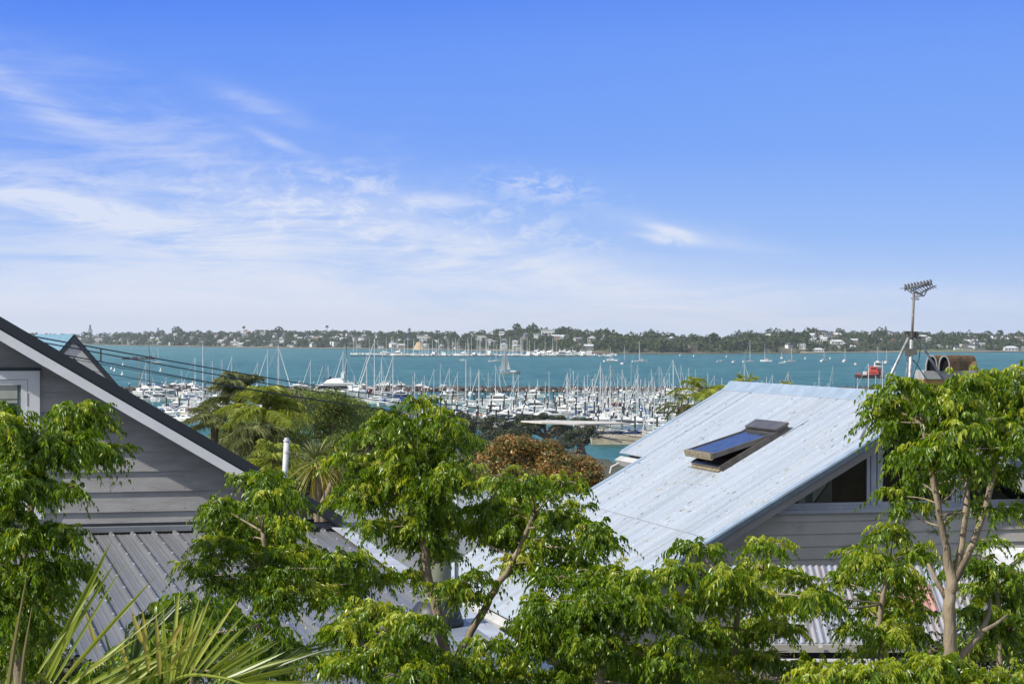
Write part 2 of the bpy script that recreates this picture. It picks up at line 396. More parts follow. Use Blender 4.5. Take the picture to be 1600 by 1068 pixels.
def far_house(px, s, k=None, wi=None, ri=None, sc=1, rz=None):
    p = hill_pt(px, s); o = bpy.data.objects.new('far_house', FHM[k if k is not None else random.randrange(4)]); COL.objects.link(o)
    o.location = p; o.rotation_euler = (0, 0, rz if rz is not None else random.uniform(-.7, .7)); o.scale = (sc, sc, sc)
    wi = wi if wi is not None else random.choices(range(4), [6, 3, 2, 1])[0]; ri = ri if ri is not None else random.choices(range(5), [5, 4, 1, 3, .6])[0]
    for i, mm in ((0, HW[wi]), (1, HR[ri])): o.material_slots[i].link = 'OBJECT'; o.material_slots[i].material = mm
    HOUSES.append((o, px, s, wi, ri)); return o
hs_rng = random.Random(5)
def dens(px, s):
    d = ip(px, [(0, 1), (600, 1), (700, .5), (880, .35), (960, .3), (1130, .35), (1200, .9), (1600, 1.1)])
    if 940 < px < 1230 and s < .5: d *= .1
    if px < 600 and s < .12: d *= .35
    if 1300 < px < 1500 and s < .4: d *= .25
    if px > 1500 and s < .45: d *= 1.5
    return d
tries = 0
while len(HOUSES) < 285 and tries < 9000:
    tries += 1
    px = hs_rng.uniform(110, 1640); s = hs_rng.uniform(.05, 1.0)
    if hs_rng.random() > dens(px, s): continue
    p = hill_pt(px, s)
    if any((abs(px-q[1])*p.y/F < 10 and abs(q[0].location.y-p.y) < 34) for q in HOUSES): continue
    far_house(px, s, sc=hs_rng.uniform(.55, .9))
for px, s, k, wi, ri, sc in [(660, .45, 2, 0, 1, 1.5), (751, .4, 2, 0, 1, 1.3), (787, .10, 3, 0, 1, 1.1), (856, .55, 2, 0, 1, 1.6), (868, .5, 1, 0, 1, 1.3), (925, .5, 3, 1, 1, 1.2),
                              (1252, .08, 2, 0, 0, .8), (1278, .06, 1, 0, 1, .8), (1308, .42, 1, 0, 1, 1.0), (1331, .22, 1, 0, 1, .8), (1579, .1, 1, 0, 1, 1.1), (155, .2, 2, 0, 1, 1.3), (378, .1, 1, 0, 1, 1.0)]:
    far_house(px, s, k, wi, ri, sc, rz=0)
def hz_zone(px): return 'left far hillside' if px < 540 else ('hillside above distant marina' if px < 960 else 'right far hillside')
HOUSES.sort(key=lambda q: q[1]); cnt = {}
for o, px, s, wi, ri in HOUSES:
    band = 'high on' if s > .66 else ('halfway up' if s > .3 else 'low on')
    key = (wi, ri, band, hz_zone(px)); cnt[key] = cnt.get(key, 0)+1
tot_ = dict(cnt); cnt = {}
for o, px, s, wi, ri in HOUSES:
    band = 'high on' if s > .66 else ('halfway up' if s > .3 else 'low on')
    key = (wi, ri, band, hz_zone(px)); i = cnt.get(key, 0); cnt[key] = i+1
    which = '' if tot_[key] == 1 else ', '+ordn(i)+' from left'
    tag(o, f"{HWN[wi]} house with {HRN[ri]} roof {band} {hz_zone(px)}{which}", 'house', 'houses on the far hillside')

# ---- trees over the far hills: one wooded mass, landmark trees apart
def crown_pts(c, rx, rz, n):
    d = nrm(rng.normal(0, 1, (n, 3))); r = (.72+.33*rng.random((n, 1)))
    lump = 1+.18*np.sin(d[:, :1]*7+c[0])*np.cos(d[:, 2:]*6+c[1])
    return np.array(c)+d*r*lump*np.array([rx, rx, rz]), d
def make_far_woods():
    parts = []; col = []
    H = [(q[0].location.x, q[0].location.y) for q in HOUSES]; HA = np.array(H)
    rr = random.Random(3); k = 0
    while k < 4600:
        px = rr.uniform(-150, 1750); s = rr.uniform(.035, 1.04)
        p = hill_pt(px, s)
        if 1415 < px < 1530 and s < .12: continue
        if px < 960 and s < .06 and rr.random() < .5: continue
        dx = HA[:, 0]-p.x; dy = HA[:, 1]-p.y
        if np.any((abs(dx) < 7) & (dy > -8) & (dy < 65) & (dy > -2)) and rr.random() < .96: continue
        k += 1
        big = rr.random() < .25
        r = rr.uniform(4, 7) if big else rr.uniform(2.2, 4.6)
        if 930 < px < 1250 and s < .45: r *= 1.2
        h = r*rr.uniform(.75, 1.15)
        c = (p.x, p.y, p.z+h*.75)
        P, N = crown_pts(c, r, h, int(16+r*7))
        parts.append(quads(P, N+rng.normal(0, .5, N.shape), r*.62, .8))
    V, Fc = join(parts)
    m = leafmat('far_foliage', [(.034, .050, .018), (.055, .078, .026), (.085, .11, .036), (.14, .155, .06)], .8, .2, .2)
    t = NT(m.node_tree)
    tag(npmesh('distant_woodland', V, Fc, m), 'mass of dark green trees covering the far shore hills', 'woodland', kind='stuff')
make_far_woods()
PINE = leafmat('pine_needles', [(.018, .03, .014), (.03, .045, .02)], .8, .1, .2)
BARK = mat('bark', (.16, .12, .085), .9, bump=.5, scale=8)
PALEBARK = mat('pale_bark', (.34, .27, .185), .85, bump=.5, scale=9, col2=(.2, .16, .11), stretch=(1, 1, .35))
def norfolk_pine(px, ytop, s, label, w=.28):
    p = hill_pt(px, s); zt = CAMZ-(ytop-HZ)/F*p.y; h = zt-p.z
    t = thing('pine_tree', p, label, 'tree', 'tall trees on the far skyline')
    MB().tube([p, p+Vector((0, 0, h))], [.5, .1], 5).build('trunk', BARK, t)
    P = []; 
    for k in range(9):
        f = .18+.8*k/9; r = h*w*(1.05-f); n = 26
        a = rng.random(n)*2*math.pi; q = np.sqrt(rng.random(n))
        P.append(np.stack([p.x+np.cos(a)*r*q, p.y+np.sin(a)*r*q, p.z+h*f+q*r*.25+rng.normal(0, h*.012, n)], 1))
    P = np.concatenate(P); N = rng.normal(0, .5, P.shape)+np.array([0, -.5, 1])
    V, Fc = quads(P, N, h*.09, .7); npmesh('crown', V, Fc, PINE, t)
def round_far_tree(px, ytop, s, rpx, label, umbrella=False):
    p = hill_pt(px, s); zt = CAMZ-(ytop-HZ)/F*p.y; r = rpx/F*p.y; hh = r*(.55 if umbrella else .8)
    t = thing('skyline_tree', p, label, 'tree', 'tall trees on the far skyline')
    MB().tube([p, Vector((p.x, p.y, zt-hh))], [.7, .4], 5).build('trunk', BARK, t)
    P, N = crown_pts((p.x, p.y, zt-hh), r, hh, 150)
    V, Fc = quads(P, N+rng.normal(0, .5, N.shape), r*.45, .8); npmesh('crown', V, Fc, MATS['far_foliage'], t)
norfolk_pine(141, 506, .95, 'tall spindly pine farthest left on the far skyline, above the blue roof')
norfolk_pine(247, 511, .95, 'small pointed pine on the skyline above the dark thin mast', .35)
round_far_tree(276, 510, .95, 8, 'leaning round topped tree right of the pointed pine, left part of the skyline')
round_far_tree(381, 509, 1, 2.5, 'tiny lone bushy tree sticking up from the skyline left of centre')
round_far_tree(436, 510, .95, 7, 'bushy tree above the skyline over the left half of the bay')
round_far_tree(511, 508, 1, 2.5, 'slim palm like tree poking above the skyline left of the far marina')
norfolk_pine(640, 511, .6, 'broad dark conifer rising above the left end of the far marina', .42)
round_far_tree(808, 505, .9, 7, 'round tree standing proud on the highest part of the skyline')
round_far_tree(832, 506, .9, 10, 'wide dense tree on the highest skyline, right of its round neighbour')
round_far_tree(943, 514, .9, 13, 'dome shaped dark tree on the skyline above the far jetty', True)
norfolk_pine(1240, 512, .95, 'dark conifer clump on the skyline right of centre', .5)
norfolk_pine(1384, 509, .98, 'tall pointed pine on the skyline beside the antenna mast', .4)
# clay bank behind the distant marina
def make_cliff():
    c = hill_pt(655, .03); n = 26; rr = random.Random(9)
    V = []; W = 24/F*c.y
    for j in range(7):
        for i in range(n):
            u = i/(n-1)*2-1; hgt = 13*(1-abs(u)**2.4)*(j/6); 
            V.append((c.x+u*W*.5*(1-.25*j/6), c.y-22+j*4+rr.uniform(-1.4, 1.4)-6*(1-u*u), -.5+hgt*(1+rr.uniform(-.06, .06))))
    Fc = np.array([(j*n+i, j*n+i+1, (j+1)*n+i+1, (j+1)*n+i) for j in range(6) for i in range(n-1)])
    o = npmesh('clay_cliff', np.array(V), Fc, mat('cream_clay', (.62, .5, .3), .9, scale=.25, col2=(.4, .3, .17), bump=.5), smooth=False)
    tag(o, kind='structure')
make_cliff()

# ---- haze
def make_haze():
    mb = MB(); mb.box((0, 2750, 34.5), (9000, 5700, 75))
    m = bpy.data.materials.new('haze'); m.use_nodes = True; t = NT(m.node_tree); t.n.clear()
    out = t.add('ShaderNodeOutputMaterial'); pv = t.add('ShaderNodeVolumePrincipled')
    pv.inputs['Color'].default_value = (.86, .94, 1, 1); pv.inputs['Density'].default_value = .6e-4; pv.inputs['Anisotropy'].default_value = .2
    t.l.new(pv.outputs[0], out.inputs['Volume'])
    o = mb.build('haze', m); tag(o, kind='stuff')
make_haze()

# ================================================================== BREAKWATER, MARINA
def make_breakwater():
    Y0 = seaD(612.5); parts = []
    rr = random.Random(2); P = []
    x = X_(150, Y0); x1 = X_(1500, Y0)
    V = []; Fs = []; k = 0
    while x < x1:
        for j in range(5):
            y = Y0+j*3.0+rr.uniform(-.7, .7); h = [.1, .8, 1.3, 1.0, .2][j]
            s = rr.uniform(.7, 1.3); c = Vector((x+rr.uniform(-.8, .8), y, h+rr.uniform(-.3, .3)))
            vs = [c+Vector((a*s*rr.uniform(.7, 1.2), b*s*rr.uniform(.7, 1.2), e*s*.8*rr.uniform(.6, 1.2))) for a in (-1, 1) for b in (-1, 1) for e in (-1, 1)]
            V += [tuple(v) for v in vs]; Fs += [tuple(k+i for i in f) for f in [(0, 1, 3, 2), (4, 6, 7, 5), (0, 4, 5, 1), (2, 3, 7, 6), (0, 2, 6, 4), (1, 5, 7, 3)]]; k += 8
        x += 1.7
    m = mat('breakwater_rock', (.20, .15, .11), .95, scale=.35, col2=(.05, .045, .04), bump=.6)
    t = NT(m.node_tree); g = t.add('ShaderNodeNewGeometry')
    rc = t.ramp(g.outputs['Random Per Island'], [(0, (.025, .022, .02)), (.4, (.06, .05, .042)), (.75, (.10, .068, .050)), (1, (.16, .14, .12))])
    t.l.new(rc, t.n['Principled BSDF'].inputs['Base Color'])
    o = npmesh('breakwater', np.array(V), np.array(Fs), m)
    tag(o, 'long low breakwater of brown and dark boulders beyond the near marina', 'breakwater')
    g2 = MB(); g2.prism([Vector((X_(150, Y0), Y0+1, -1)), Vector((X_(150, Y0), Y0+12, -1)), Vector((X_(150, Y0), Y0+8, 1.8)), Vector((X_(150, Y0), Y0+4, 1.8))], Vector((X_(1500, Y0)-X_(150, Y0), 0, 0)))
    c = g2.build('rubble_core', mat('rubble', (.09, .075, .06), .95)); c.parent = o
make_breakwater()

WHITE = mat('boat_white', (.84, .83, .80), .3, var=.04); CREAM = mat('boat_cream', (.70, .64, .52), .35, var=.05); NAVY = mat('boat_navy', (.03, .05, .13), .3)
DARKG = mat('boat_glass', (.02, .03, .04), .12); ALU = mat('mast_aluminium', (.64, .65, .65), .45, var=.03); BLACKM = mat('mast_black', (.03, .03, .035), .4)
WOODM = mat('mast_wood', (.42, .24, .12), .5); BLUEC = mat('canvas_blue', (.05, .12, .35), .8); GREYC = mat('canvas_grey', (.45, .46, .47), .85); REDC = mat('canvas_red', (.42, .06, .05), .8); TANC = mat('canvas_tan', (.45, .36, .24), .85)
GREYH = mat('boat_grey', (.36, .38, .40), .4); SAILW = mat('sail_white', (.75, .75, .73), .7); REDH = mat('boat_red', (.45, .035, .03), .35)

def hull_mb(L, B, Fb, sheer=.25, transom=.75, draft=.5, flare=1.0, ns=10):
    m = MB(); st = []
    for i in range(ns+1):
        u = i/ns; x = -L/2+L*u
        hb = B/2*min(1, (transom+(1-transom)*min(1, u*2.5)))*(1-max(0, (u-.45)/.55)**2.2)
        hb = max(hb, .02); z = Fb*(1+sheer*(u-.35)**2*2.2+ (0.12 if u > .8 else 0)*((u-.8)/.2))
        wl = hb*(.82 if u < .9 else .5)
        xo = L*.05*max(0, (u-.8)/.2)
        st.append([(x-xo, -wl*.6, -draft), (x-xo*.6, -wl, .05), (x, -hb*flare, z), (x, -hb*.92*flare, z+.06), (x, hb*.92*flare, z+.06), (x, hb*flare, z), (x-xo*.6, wl, .05), (x-xo, wl*.6, -draft)])
    vs = [p for s_ in st for p in s_]; n = 8
    fs = [(i*n+j, i*n+(j+1) % n, (i+1)*n+(j+1) % n, (i+1)*n+j) for i in range(ns) for j in range(n)]
    fs += [tuple(range(n-1, -1, -1)), tuple(ns*n+j for j in range(n))]
    return m.add(vs, fs)
def cab(m, x0, x1, w, z0, z1, rake0=.3, rake1=.8, tw=.85):
    vs = [(x0, -w/2, z0), (x1, -w/2*.8, z0), (x1, w/2*.8, z0), (x0, w/2, z0), (x0+rake0, -w/2*tw, z1), (x1-rake1, -w/2*tw*.8, z1), (x1-rake1, w/2*tw*.8, z1), (x0+rake0, w/2*tw, z1)]
    return m.add(vs, [(0, 3, 2, 1), (4, 5, 6, 7), (0, 1, 5, 4), (1, 2, 6, 5), (2, 3, 7, 6), (3, 0, 4, 7)])
def proto(name): o = bpy.data.objects.new(name, None); return o
def pchild(root, name, mb, m, par=None, smooth=False):
    o = mb.build(name, m, None, smooth); COL.objects.unlink(o); o.parent = par or root; o['_m'] = m.name; return o
def kids(o): return [c for c in bpy.data.objects if c.parent == o]
PK = {}
def proto_sail(L=11, B=3.4, ketch=False):
    r = proto('sailing_yacht')
    h = pchild(r, 'hull', hull_mb(L, B, 1.05), WHITE, smooth=False)
    c = pchild(r, 'cabin', cab(MB(), -L*.12, L*.24, B*.62, 1.1, 1.62, .3, 1.2), WHITE)
    pchild(r, 'window', MB().box((L*.05, 0, 1.38), (L*.2, B*.58, .2)), DARKG, c)
    pchild(r, 'cockpit_cover', cab(MB(), -L*.2, -L*.05, B*.6, 1.5, 2.15, .5, .6), BLUEC)
    mt = 14.0
    ms = pchild(r, 'mast', MB().tube([(L*.1, 0, 1.2), (L*.1, 0, mt)], [.155, .11], 5).box((L*.1, 0, mt*.42), (.08, 2.0, .07)).box((L*.1, 0, mt*.7), (.08, 1.5, .06)), ALU)
    pchild(r, 'boom', MB().tube([(L*.1, 0, 2.4), (-L*.27, 0, 2.35)], .08, 5), ALU)
    pchild(r, 'sail_cover', MB().tube([(L*.09, 0, 2.75), (-L*.08, 0, 2.62), (-L*.26, 0, 2.48)], [.24, .2, .1], 6), BLUEC)
    pchild(r, 'furled_sail', MB().tube([(L*.48, 0, 1.6), (L*.12, 0, mt*.92)], [.15, .07], 5), SAILW)
    rg = MB()
    for a, b in [((-L*.49, 0, 1.2), (L*.1, 0, mt)), ((L*.1, -B*.45, 1.2), (L*.1, 0, mt*.95)), ((L*.1, B*.45, 1.2), (L*.1, 0, mt*.95))]: rg.tube([a, b], .03, 3, False)
    pchild(r, 'rigging', rg, ALU); return r
def proto_motor(L=13, B=4.2):
    r = proto('motor_yacht')
    pchild(r, 'hull', hull_mb(L, B, 1.45, .4, .92, .5, 1.05), WHITE)
    s = pchild(r, 'cabin', cab(MB(), -L*.32, L*.26, B*.82, 1.5, 2.75, .1, 2.2), WHITE)
    pchild(r, 'window', MB().add(*(lambda w: ([(-L*.26, -w/2, 1.95), (L*.17, -w/2*.83, 1.95), (L*.17, w/2*.83, 1.95), (-L*.26, w/2, 1.95), (-L*.25, -w/2, 2.5), (L*.11, -w/2*.83, 2.5), (L*.11, w/2*.83, 2.5), (-L*.25, w/2, 2.5)], [(0, 3, 2, 1), (4, 5, 6, 7), (0, 1, 5, 4), (1, 2, 6, 5), (2, 3, 7, 6), (3, 0, 4, 7)]))(B*.82)), DARKG, s)
    pchild(r, 'flybridge', cab(cab(MB(), -L*.34, L*.08, B*.8, 2.78, 3.0, 0, .2, 1), -L*.2, L*.06, B*.66, 3.0, 3.75, 0, .9), WHITE)
    pchild(r, 'windscreen', MB().obox(Vector((-L*.02, -B*.24, 3.55)), Vector((.5, 0, -.0)), Vector((0, B*.48, 0)), Vector((-.5, 0, .5))), DARKG)
    pchild(r, 'radar_arch', MB().box((-L*.18, -B*.3, 4.1), (.35, .12, 1.2)).box((-L*.18, B*.3, 4.1), (.35, .12, 1.2)).box((-L*.2, 0, 4.72), (.6, B*.62, .12)).tube([(-L*.2, 0, 4.7), (-L*.24, 0, 7.2)], .035, 4), WHITE)
    pchild(r, 'rail', MB().tube([(L*.15, -B*.36, 2.5), (L*.49, 0, 2.75), (L*.15, B*.36, 2.5)], .035, 4), ALU)
    return r
def proto_launch(L=7.5, B=2.7):
    r = proto('launch')
    pchild(r, 'hull', hull_mb(L, B, .9, .35, .9, .3), WHITE)
    s = pchild(r, 'cabin', cab(MB(), -L*.12, L*.26, B*.72, .95, 1.95, .1, .9), WHITE)
    pchild(r, 'window', MB().box((L*.03, 0, 1.55), (L*.2, B*.64, .32)), DARKG, s)
    pchild(r, 'canopy', MB().box((-L*.22, 0, 2.1), (L*.26, B*.72, .07)).tube([(-L*.34, -B*.3, .9), (-L*.34, -B*.3, 2.1)], .03, 4).tube([(-L*.34, B*.3, .9), (-L*.34, B*.3, 2.1)], .03, 4), BLUEC)
    return r
PK['sail'] = proto_sail(); PK['motor'] = proto_motor(); PK['launch'] = proto_launch()
PKC = {k: [(c, kids(c)) for c in kids(v)] for k, v in PK.items()}
BOATS = []
_fm = MB().tube([(1.1, 0, 1.2), (1.1, 0, 14)], [.27, .18], 5); _fo = _fm.build('mast', ALU); FARM = _fo.data; bpy.data.objects.remove(_fo)
MN = {'boat_white': 'white', 'boat_navy': 'navy', 'boat_cream': 'cream', 'boat_grey': 'grey', 'boat_red': 'red'}
CN = {'canvas_blue': 'blue', 'canvas_grey': 'grey', 'canvas_red': 'red', 'canvas_tan': 'tan', 'sail_white': 'white'}
def boat(kind, x, y, rz, sc=1, mast=14.0, hull=None, canvas=None, mastm=None, furl=True, skip=(), zone='', wz=0, rb=random):
    root = bpy.data.objects.new({'sail': 'sailing_yacht', 'motor': 'motor_yacht', 'launch': 'launch'}[kind], None); COL.objects.link(root); root.empty_display_size = 1
    root.location = (x, y, wz); root.rotation_euler = (0, 0, rz); root.scale = (sc, sc, sc)
    hull = hull or rb.choices([WHITE, NAVY, CREAM, GREYH], [16, 2, 2, 1])[0]; canvas = canvas or rb.choices([BLUEC, GREYC, TANC, SAILW, REDC], [5, 4, 2, 3, .5])[0]
    mastm = mastm or ALU
    zs = mast/14.0/sc
    def cp(src, par):
        c = src.copy(); COL.objects.link(c); c.parent = par
        if '_m' in c: del c['_m']
        ov = None; nm = src.name.split('.')[0]
        if nm == 'hull': ov = hull
        elif nm in ('cockpit_cover', 'sail_cover', 'canopy'): ov = canvas
        elif nm in ('mast', 'boom'): ov = mastm
        if ov is not None: c.material_slots[0].link = 'OBJECT'; c.material_slots[0].material = ov
        if nm in ('mast', 'furled_sail', 'rigging'): c.scale = (1, 1, zs)
        if nm == 'mast' and zone == 'far': c.scale = (1, 1.0, zs); c.data = FARM
        return c
    for c, gs in PKC[kind]:
        nm = c.name.split('.')[0]
        if (nm == 'furled_sail' and not furl) or nm in skip: continue
        d = cp(c, root)
        for g in gs: cp(g, d)
    root['_px'] = 0
    BOATS.append(dict(o=root, kind=kind, x=x, y=y, hull=MN[hull.name], canvas=CN[canvas.name], mast=mast, zone=zone, mm=mastm.name))
    return root
# rows of the near marina by picture height of their waterline
br = random.Random(21)
def boat_px(kind, px, yb, **k):
    Y = seaD(yb); x = X_(px, Y); del_ = k.pop('rz', None)
    rz = del_ if del_ is not None else br.choice([0, math.pi])+br.uniform(-.25, .25)
    return boat(kind, x, Y, rz, rb=br, **k)
taken = []
def free(px, yb, w):
    for (a, b, c) in taken:
        if abs(b-yb) < 3.2 and abs(a-px) < (w+c)/2: return False
    taken.append((px, yb, w)); return True
# the tall masts one can tell apart: x, y of mast top, waterline, furled sail drawn (1 left, 2 right, 0 none), dark mast
MASTS = [(233, 541, 613, 0, 1), (217, 557, 610, 0, 2), (228, 566, 612, 1, 0), (305, 558, 632, 0, 0), (317, 538, 636, 0, 0), (362, 556, 620, 1, 0), (402, 565, 620, 1, 0), (418, 546, 620, 1, 0), (435, 539, 622, 2, 0),
         (485, 562, 620, 1, 0), (506, 566, 618, 1, 1), (513, 571, 620, 0, 0), (536, 549, 618, 1, 0), (541, 539, 613, 0, 1), (573, 556, 616, 1, 0), (585, 529, 630, 1, 0), (596, 559, 634, 0, 0), (593, 580, 622, 1, 0), (614, 554, 634, 1, 0), (610, 588, 616, 1, 0),
         (645, 586, 624, 0, 0), (663, 587, 628, 0, 0), (678, 576, 624, 1, 0), (688, 568, 608, 0, 0), (702, 574, 630, 1, 0), (715, 581, 628, 1, 0), (728, 561, 640, 0, 0), (735, 573, 618, 0, 0), (748, 576, 634, 1, 0), (763, 581, 612, 0, 0),
         (781, 571, 611, 2, 0), (802, 580, 641, 0, 0), (810, 585, 624, 1, 0), (827, 598, 630, 0, 0), (840, 592, 634, 0, 0), (852, 596, 634, 0, 0), (887, 581, 622, 0, 0), (896, 579, 640, 0, 0), (903, 583, 626, 1, 0), (913, 587, 650, 0, 0), (918, 584, 630, 0, 0), (926, 591, 646, 0, 0),
         (930, 583, 634, 1, 0), (938, 571, 642, 1, 0), (942, 584, 652, 0, 0), (947, 586, 624, 0, 0), (956, 574, 628, 1, 1), (958, 594, 634, 0, 3), (965, 582, 622, 0, 0), (972, 586, 650, 0, 0), (978, 590, 640, 0, 0), (983, 596, 630, 1, 0), (993, 593, 632, 0, 0), (997, 583, 654, 1, 0), (1001, 592, 645, 0, 0), (1008, 590, 630, 0, 0),
         (1014, 594, 638, 0, 0), (1020, 587, 622, 1, 0), (1023, 595, 650, 0, 0), (1030, 572, 622, 0, 0), (1038, 588, 634, 0, 0), (1043, 592, 642, 1, 0), (1046, 582, 648, 0, 0), (1052, 562, 640, 2, 0), (1063, 596, 628, 0, 0), (1071, 588, 630, 0, 0), (1076, 594, 640, 0, 0), (1079, 597, 622, 1, 0), (1088, 603, 625, 0, 0),
         (1097, 601, 622, 0, 0), (1106, 581, 617, 0, 0), (1116, 586, 617, 1, 0), (1128, 589, 618, 0, 0), (1138, 595, 616, 0, 0), (1163, 566, 617, 2, 0), (1184, 589, 622, 0, 0), (1191, 594, 620, 1, 0), (1198, 588, 622, 0, 0), (1207, 585, 620, 1, 0), (1231, 581, 622, 1, 0),
         (1280, 578, 624, 0, 0), (1273, 597, 620, 0, 0), (1294, 598, 622, 0, 0), (1340, 590, 630, 0, 0), (1337, 593, 620, 0, 1), (1357, 567, 640, 0, 0), (1368, 586, 640, 0, 0), (1379, 563, 642, 0, 0), (1393, 574, 638, 0, 0), (1398, 580, 626, 1, 0)]
for px, yt, yb, fl, dk in MASTS:
    Y = seaD(yb); mh = (yb-yt)/F*Y; sc = min(1.5, max(.75, mh/15))
    rz = (math.pi if fl == 1 else 0)+br.uniform(-.3, .3) if fl else br.choice([0, math.pi, math.pi/2, -math.pi/2])+br.uniform(-.35, .35)
    taken.append((px, yb, 40*sc*F/Y*.2))
    # the mast stands a little forward of the middle of the hull
    off = Matrix.Rotation(rz, 3, 'Z') @ Vector((1.1*sc, 0, 0))
    boat('sail', X_(px, Y)-off.x, Y-off.y, rz, sc, mh, furl=bool(fl), mastm=[ALU, BLACKM, WOODM, REDC][dk] if dk < 3 else REDC and BLACKM, zone='near', rb=br, hull=REDH if dk == 3 else None)
# motor boats side by side in rows
for yb, x0, x1, pitch, L in [(609, 205, 350, 21, 1.0), (611, 455, 660, 26, 1.1), (612, 665, 690, 20, .9), (617, 230, 350, 27, 1.25), (622, 465, 560, 44, 1.6), (621, 600, 830, 29, 1.1), (627, 215, 345, 24, 1.1), (633, 440, 640, 30, 1.0),
                             (631, 640, 860, 33, 1.45), (637, 255, 330, 22, .9), (645, 260, 345, 26, 1.1), (641, 750, 860, 30, 1.1), (652, 655, 835, 34, 1.1), (661, 650, 860, 34, 1.15), (669, 740, 840, 36, 1.0), (649, 240, 330, 30, 1.1), (658, 265, 330, 30, 1.1),
                             (617, 885, 1080, 22, .9), (626, 880, 1085, 21, .9), (636, 880, 1090, 22, .95), (645, 860, 1080, 24, 1.0), (654, 860, 1070, 27, 1.05), (662, 925, 1060, 30, 1.1), (671, 930, 1050, 34, 1.1), (679, 925, 1030, 34, 1.1), (640, 350, 440, 36, 1.1), (618, 1090, 1340, 30, 1)]:
    px = x0+br.uniform(0, 5)
    while px < x1:
        kind = br.choices(['motor', 'launch', 'sail'], [6, 2, 1.0] if px < 860 else [3, 2, 3])[0]
        if free(px, yb, pitch*.42):
            Y = seaD(yb)
            boat_px(kind, px, yb+br.uniform(-.6, .6), sc=L*br.uniform(.6, .85)*(1.25 if kind == 'launch' else 1)*(.8 if kind == 'sail' else 1), mast=br.uniform(10, 14), furl=br.random() < .4, zone='near', rz=br.choice([0, math.pi])+br.uniform(-.5, .5))
        px += pitch*br.uniform(.6, .82)
# the big flybridge yacht in the left part
boat_px('motor', 514, 624, sc=2.1, hull=WHITE, canvas=GREYC, zone='near', rz=math.pi)
b_ = boat_px('motor', 545+10, 617, sc=1.2, hull=REDH, zone='near', rz=.2)
# boats moored out on the harbour
for px, yb, mt, k, rz in [(245, 567.5, 13, 'sail', .2), (723, 563.5, 15, 'launch', 0), (773, 565, 13, 'sail', .1), (952, 565, 13, 'sail', .5), (958, 563.5, 9, 'sail', 2.5), (975, 568.5, 15, 'sail', 1.2), (997, 565.5, 18, 'sail', .3), (1001.5, 565, 10, 'sail', 3.3), (1170, 565.5, 19, 'sail', .3), (1197, 564.5, 16, 'sail', 2.8),
                          (1125.5, 565, 0, 'launch', .3), (1147, 566, 0, 'launch', 1), (1221.5, 560, 8, 'sail', 1.4), (1223, 567.5, 0, 'launch', .1), (1235, 566, 12, 'sail', .3), (1287, 564.5, 12, 'sail', 1.0), (1320, 565, 13, 'sail', 1.2), (1385, 567, 12, 'sail', 1.2), (1337, 569.5, 0, 'launch', 1.3)]:
    boat_px(k, px, yb, mast=max(mt, 3), sc=1.0 if k == 'sail' else .8, rz=rz, furl=False, hull=WHITE, zone='moored')
# a yacht under way with its sails half up
def sailing():
    Y = seaD(584); x = X_(797, Y); t = thing('sailing_yacht', (x, Y, 0), 'grey hulled yacht under way alone in mid harbour with a tall narrow sail raised', 'sailing yacht')
    s = 1.0; h = hull_mb(13, 3.8, 1.3); h.v = [(a+x, b+Y, c) for a, b, c in h.v]; h.build('hull', GREYH, t)
    c = cab(MB(), 0, 4, 2.2, 1.3, 2.1); c.v = [(a+x, b+Y, q) for a, b, q in c.v]; c.build('cabin', WHITE, t)
    mx = x-3.4; MB().tube([(mx, Y, 1), (mx, Y, 18.5)], [.14, .08], 6).build('mast', ALU, t)
    v = [(mx+.2, Y, 2.6), (mx+1.6, Y+.5, 2.7), (mx+3.6, Y+.2, 2.6), (mx+2.2, Y+.55, 8), (mx+1.2, Y+.4, 13), (mx+.2, Y, 18)]
    sm = MB(); sm.add(v+[(a, b+.06, c_) for a, b, c_ in v], [(0, 1, 2, 3, 4, 5), (11, 10, 9, 8, 7, 6)]); sm.build('mainsail', GREYC, t)
    v = [(mx-2.8, Y, 1.6), (mx-.4, Y+.7, 2.2), (mx-.5, Y+.4, 9), (mx-.15, Y, 17.5)]
    sm = MB(); sm.add(v+[(a, b+.06, c_) for a, b, c_ in v], [(0, 1, 2, 3), (7, 6, 5, 4)]); sm.build('headsail', SAILW, t)
sailing()
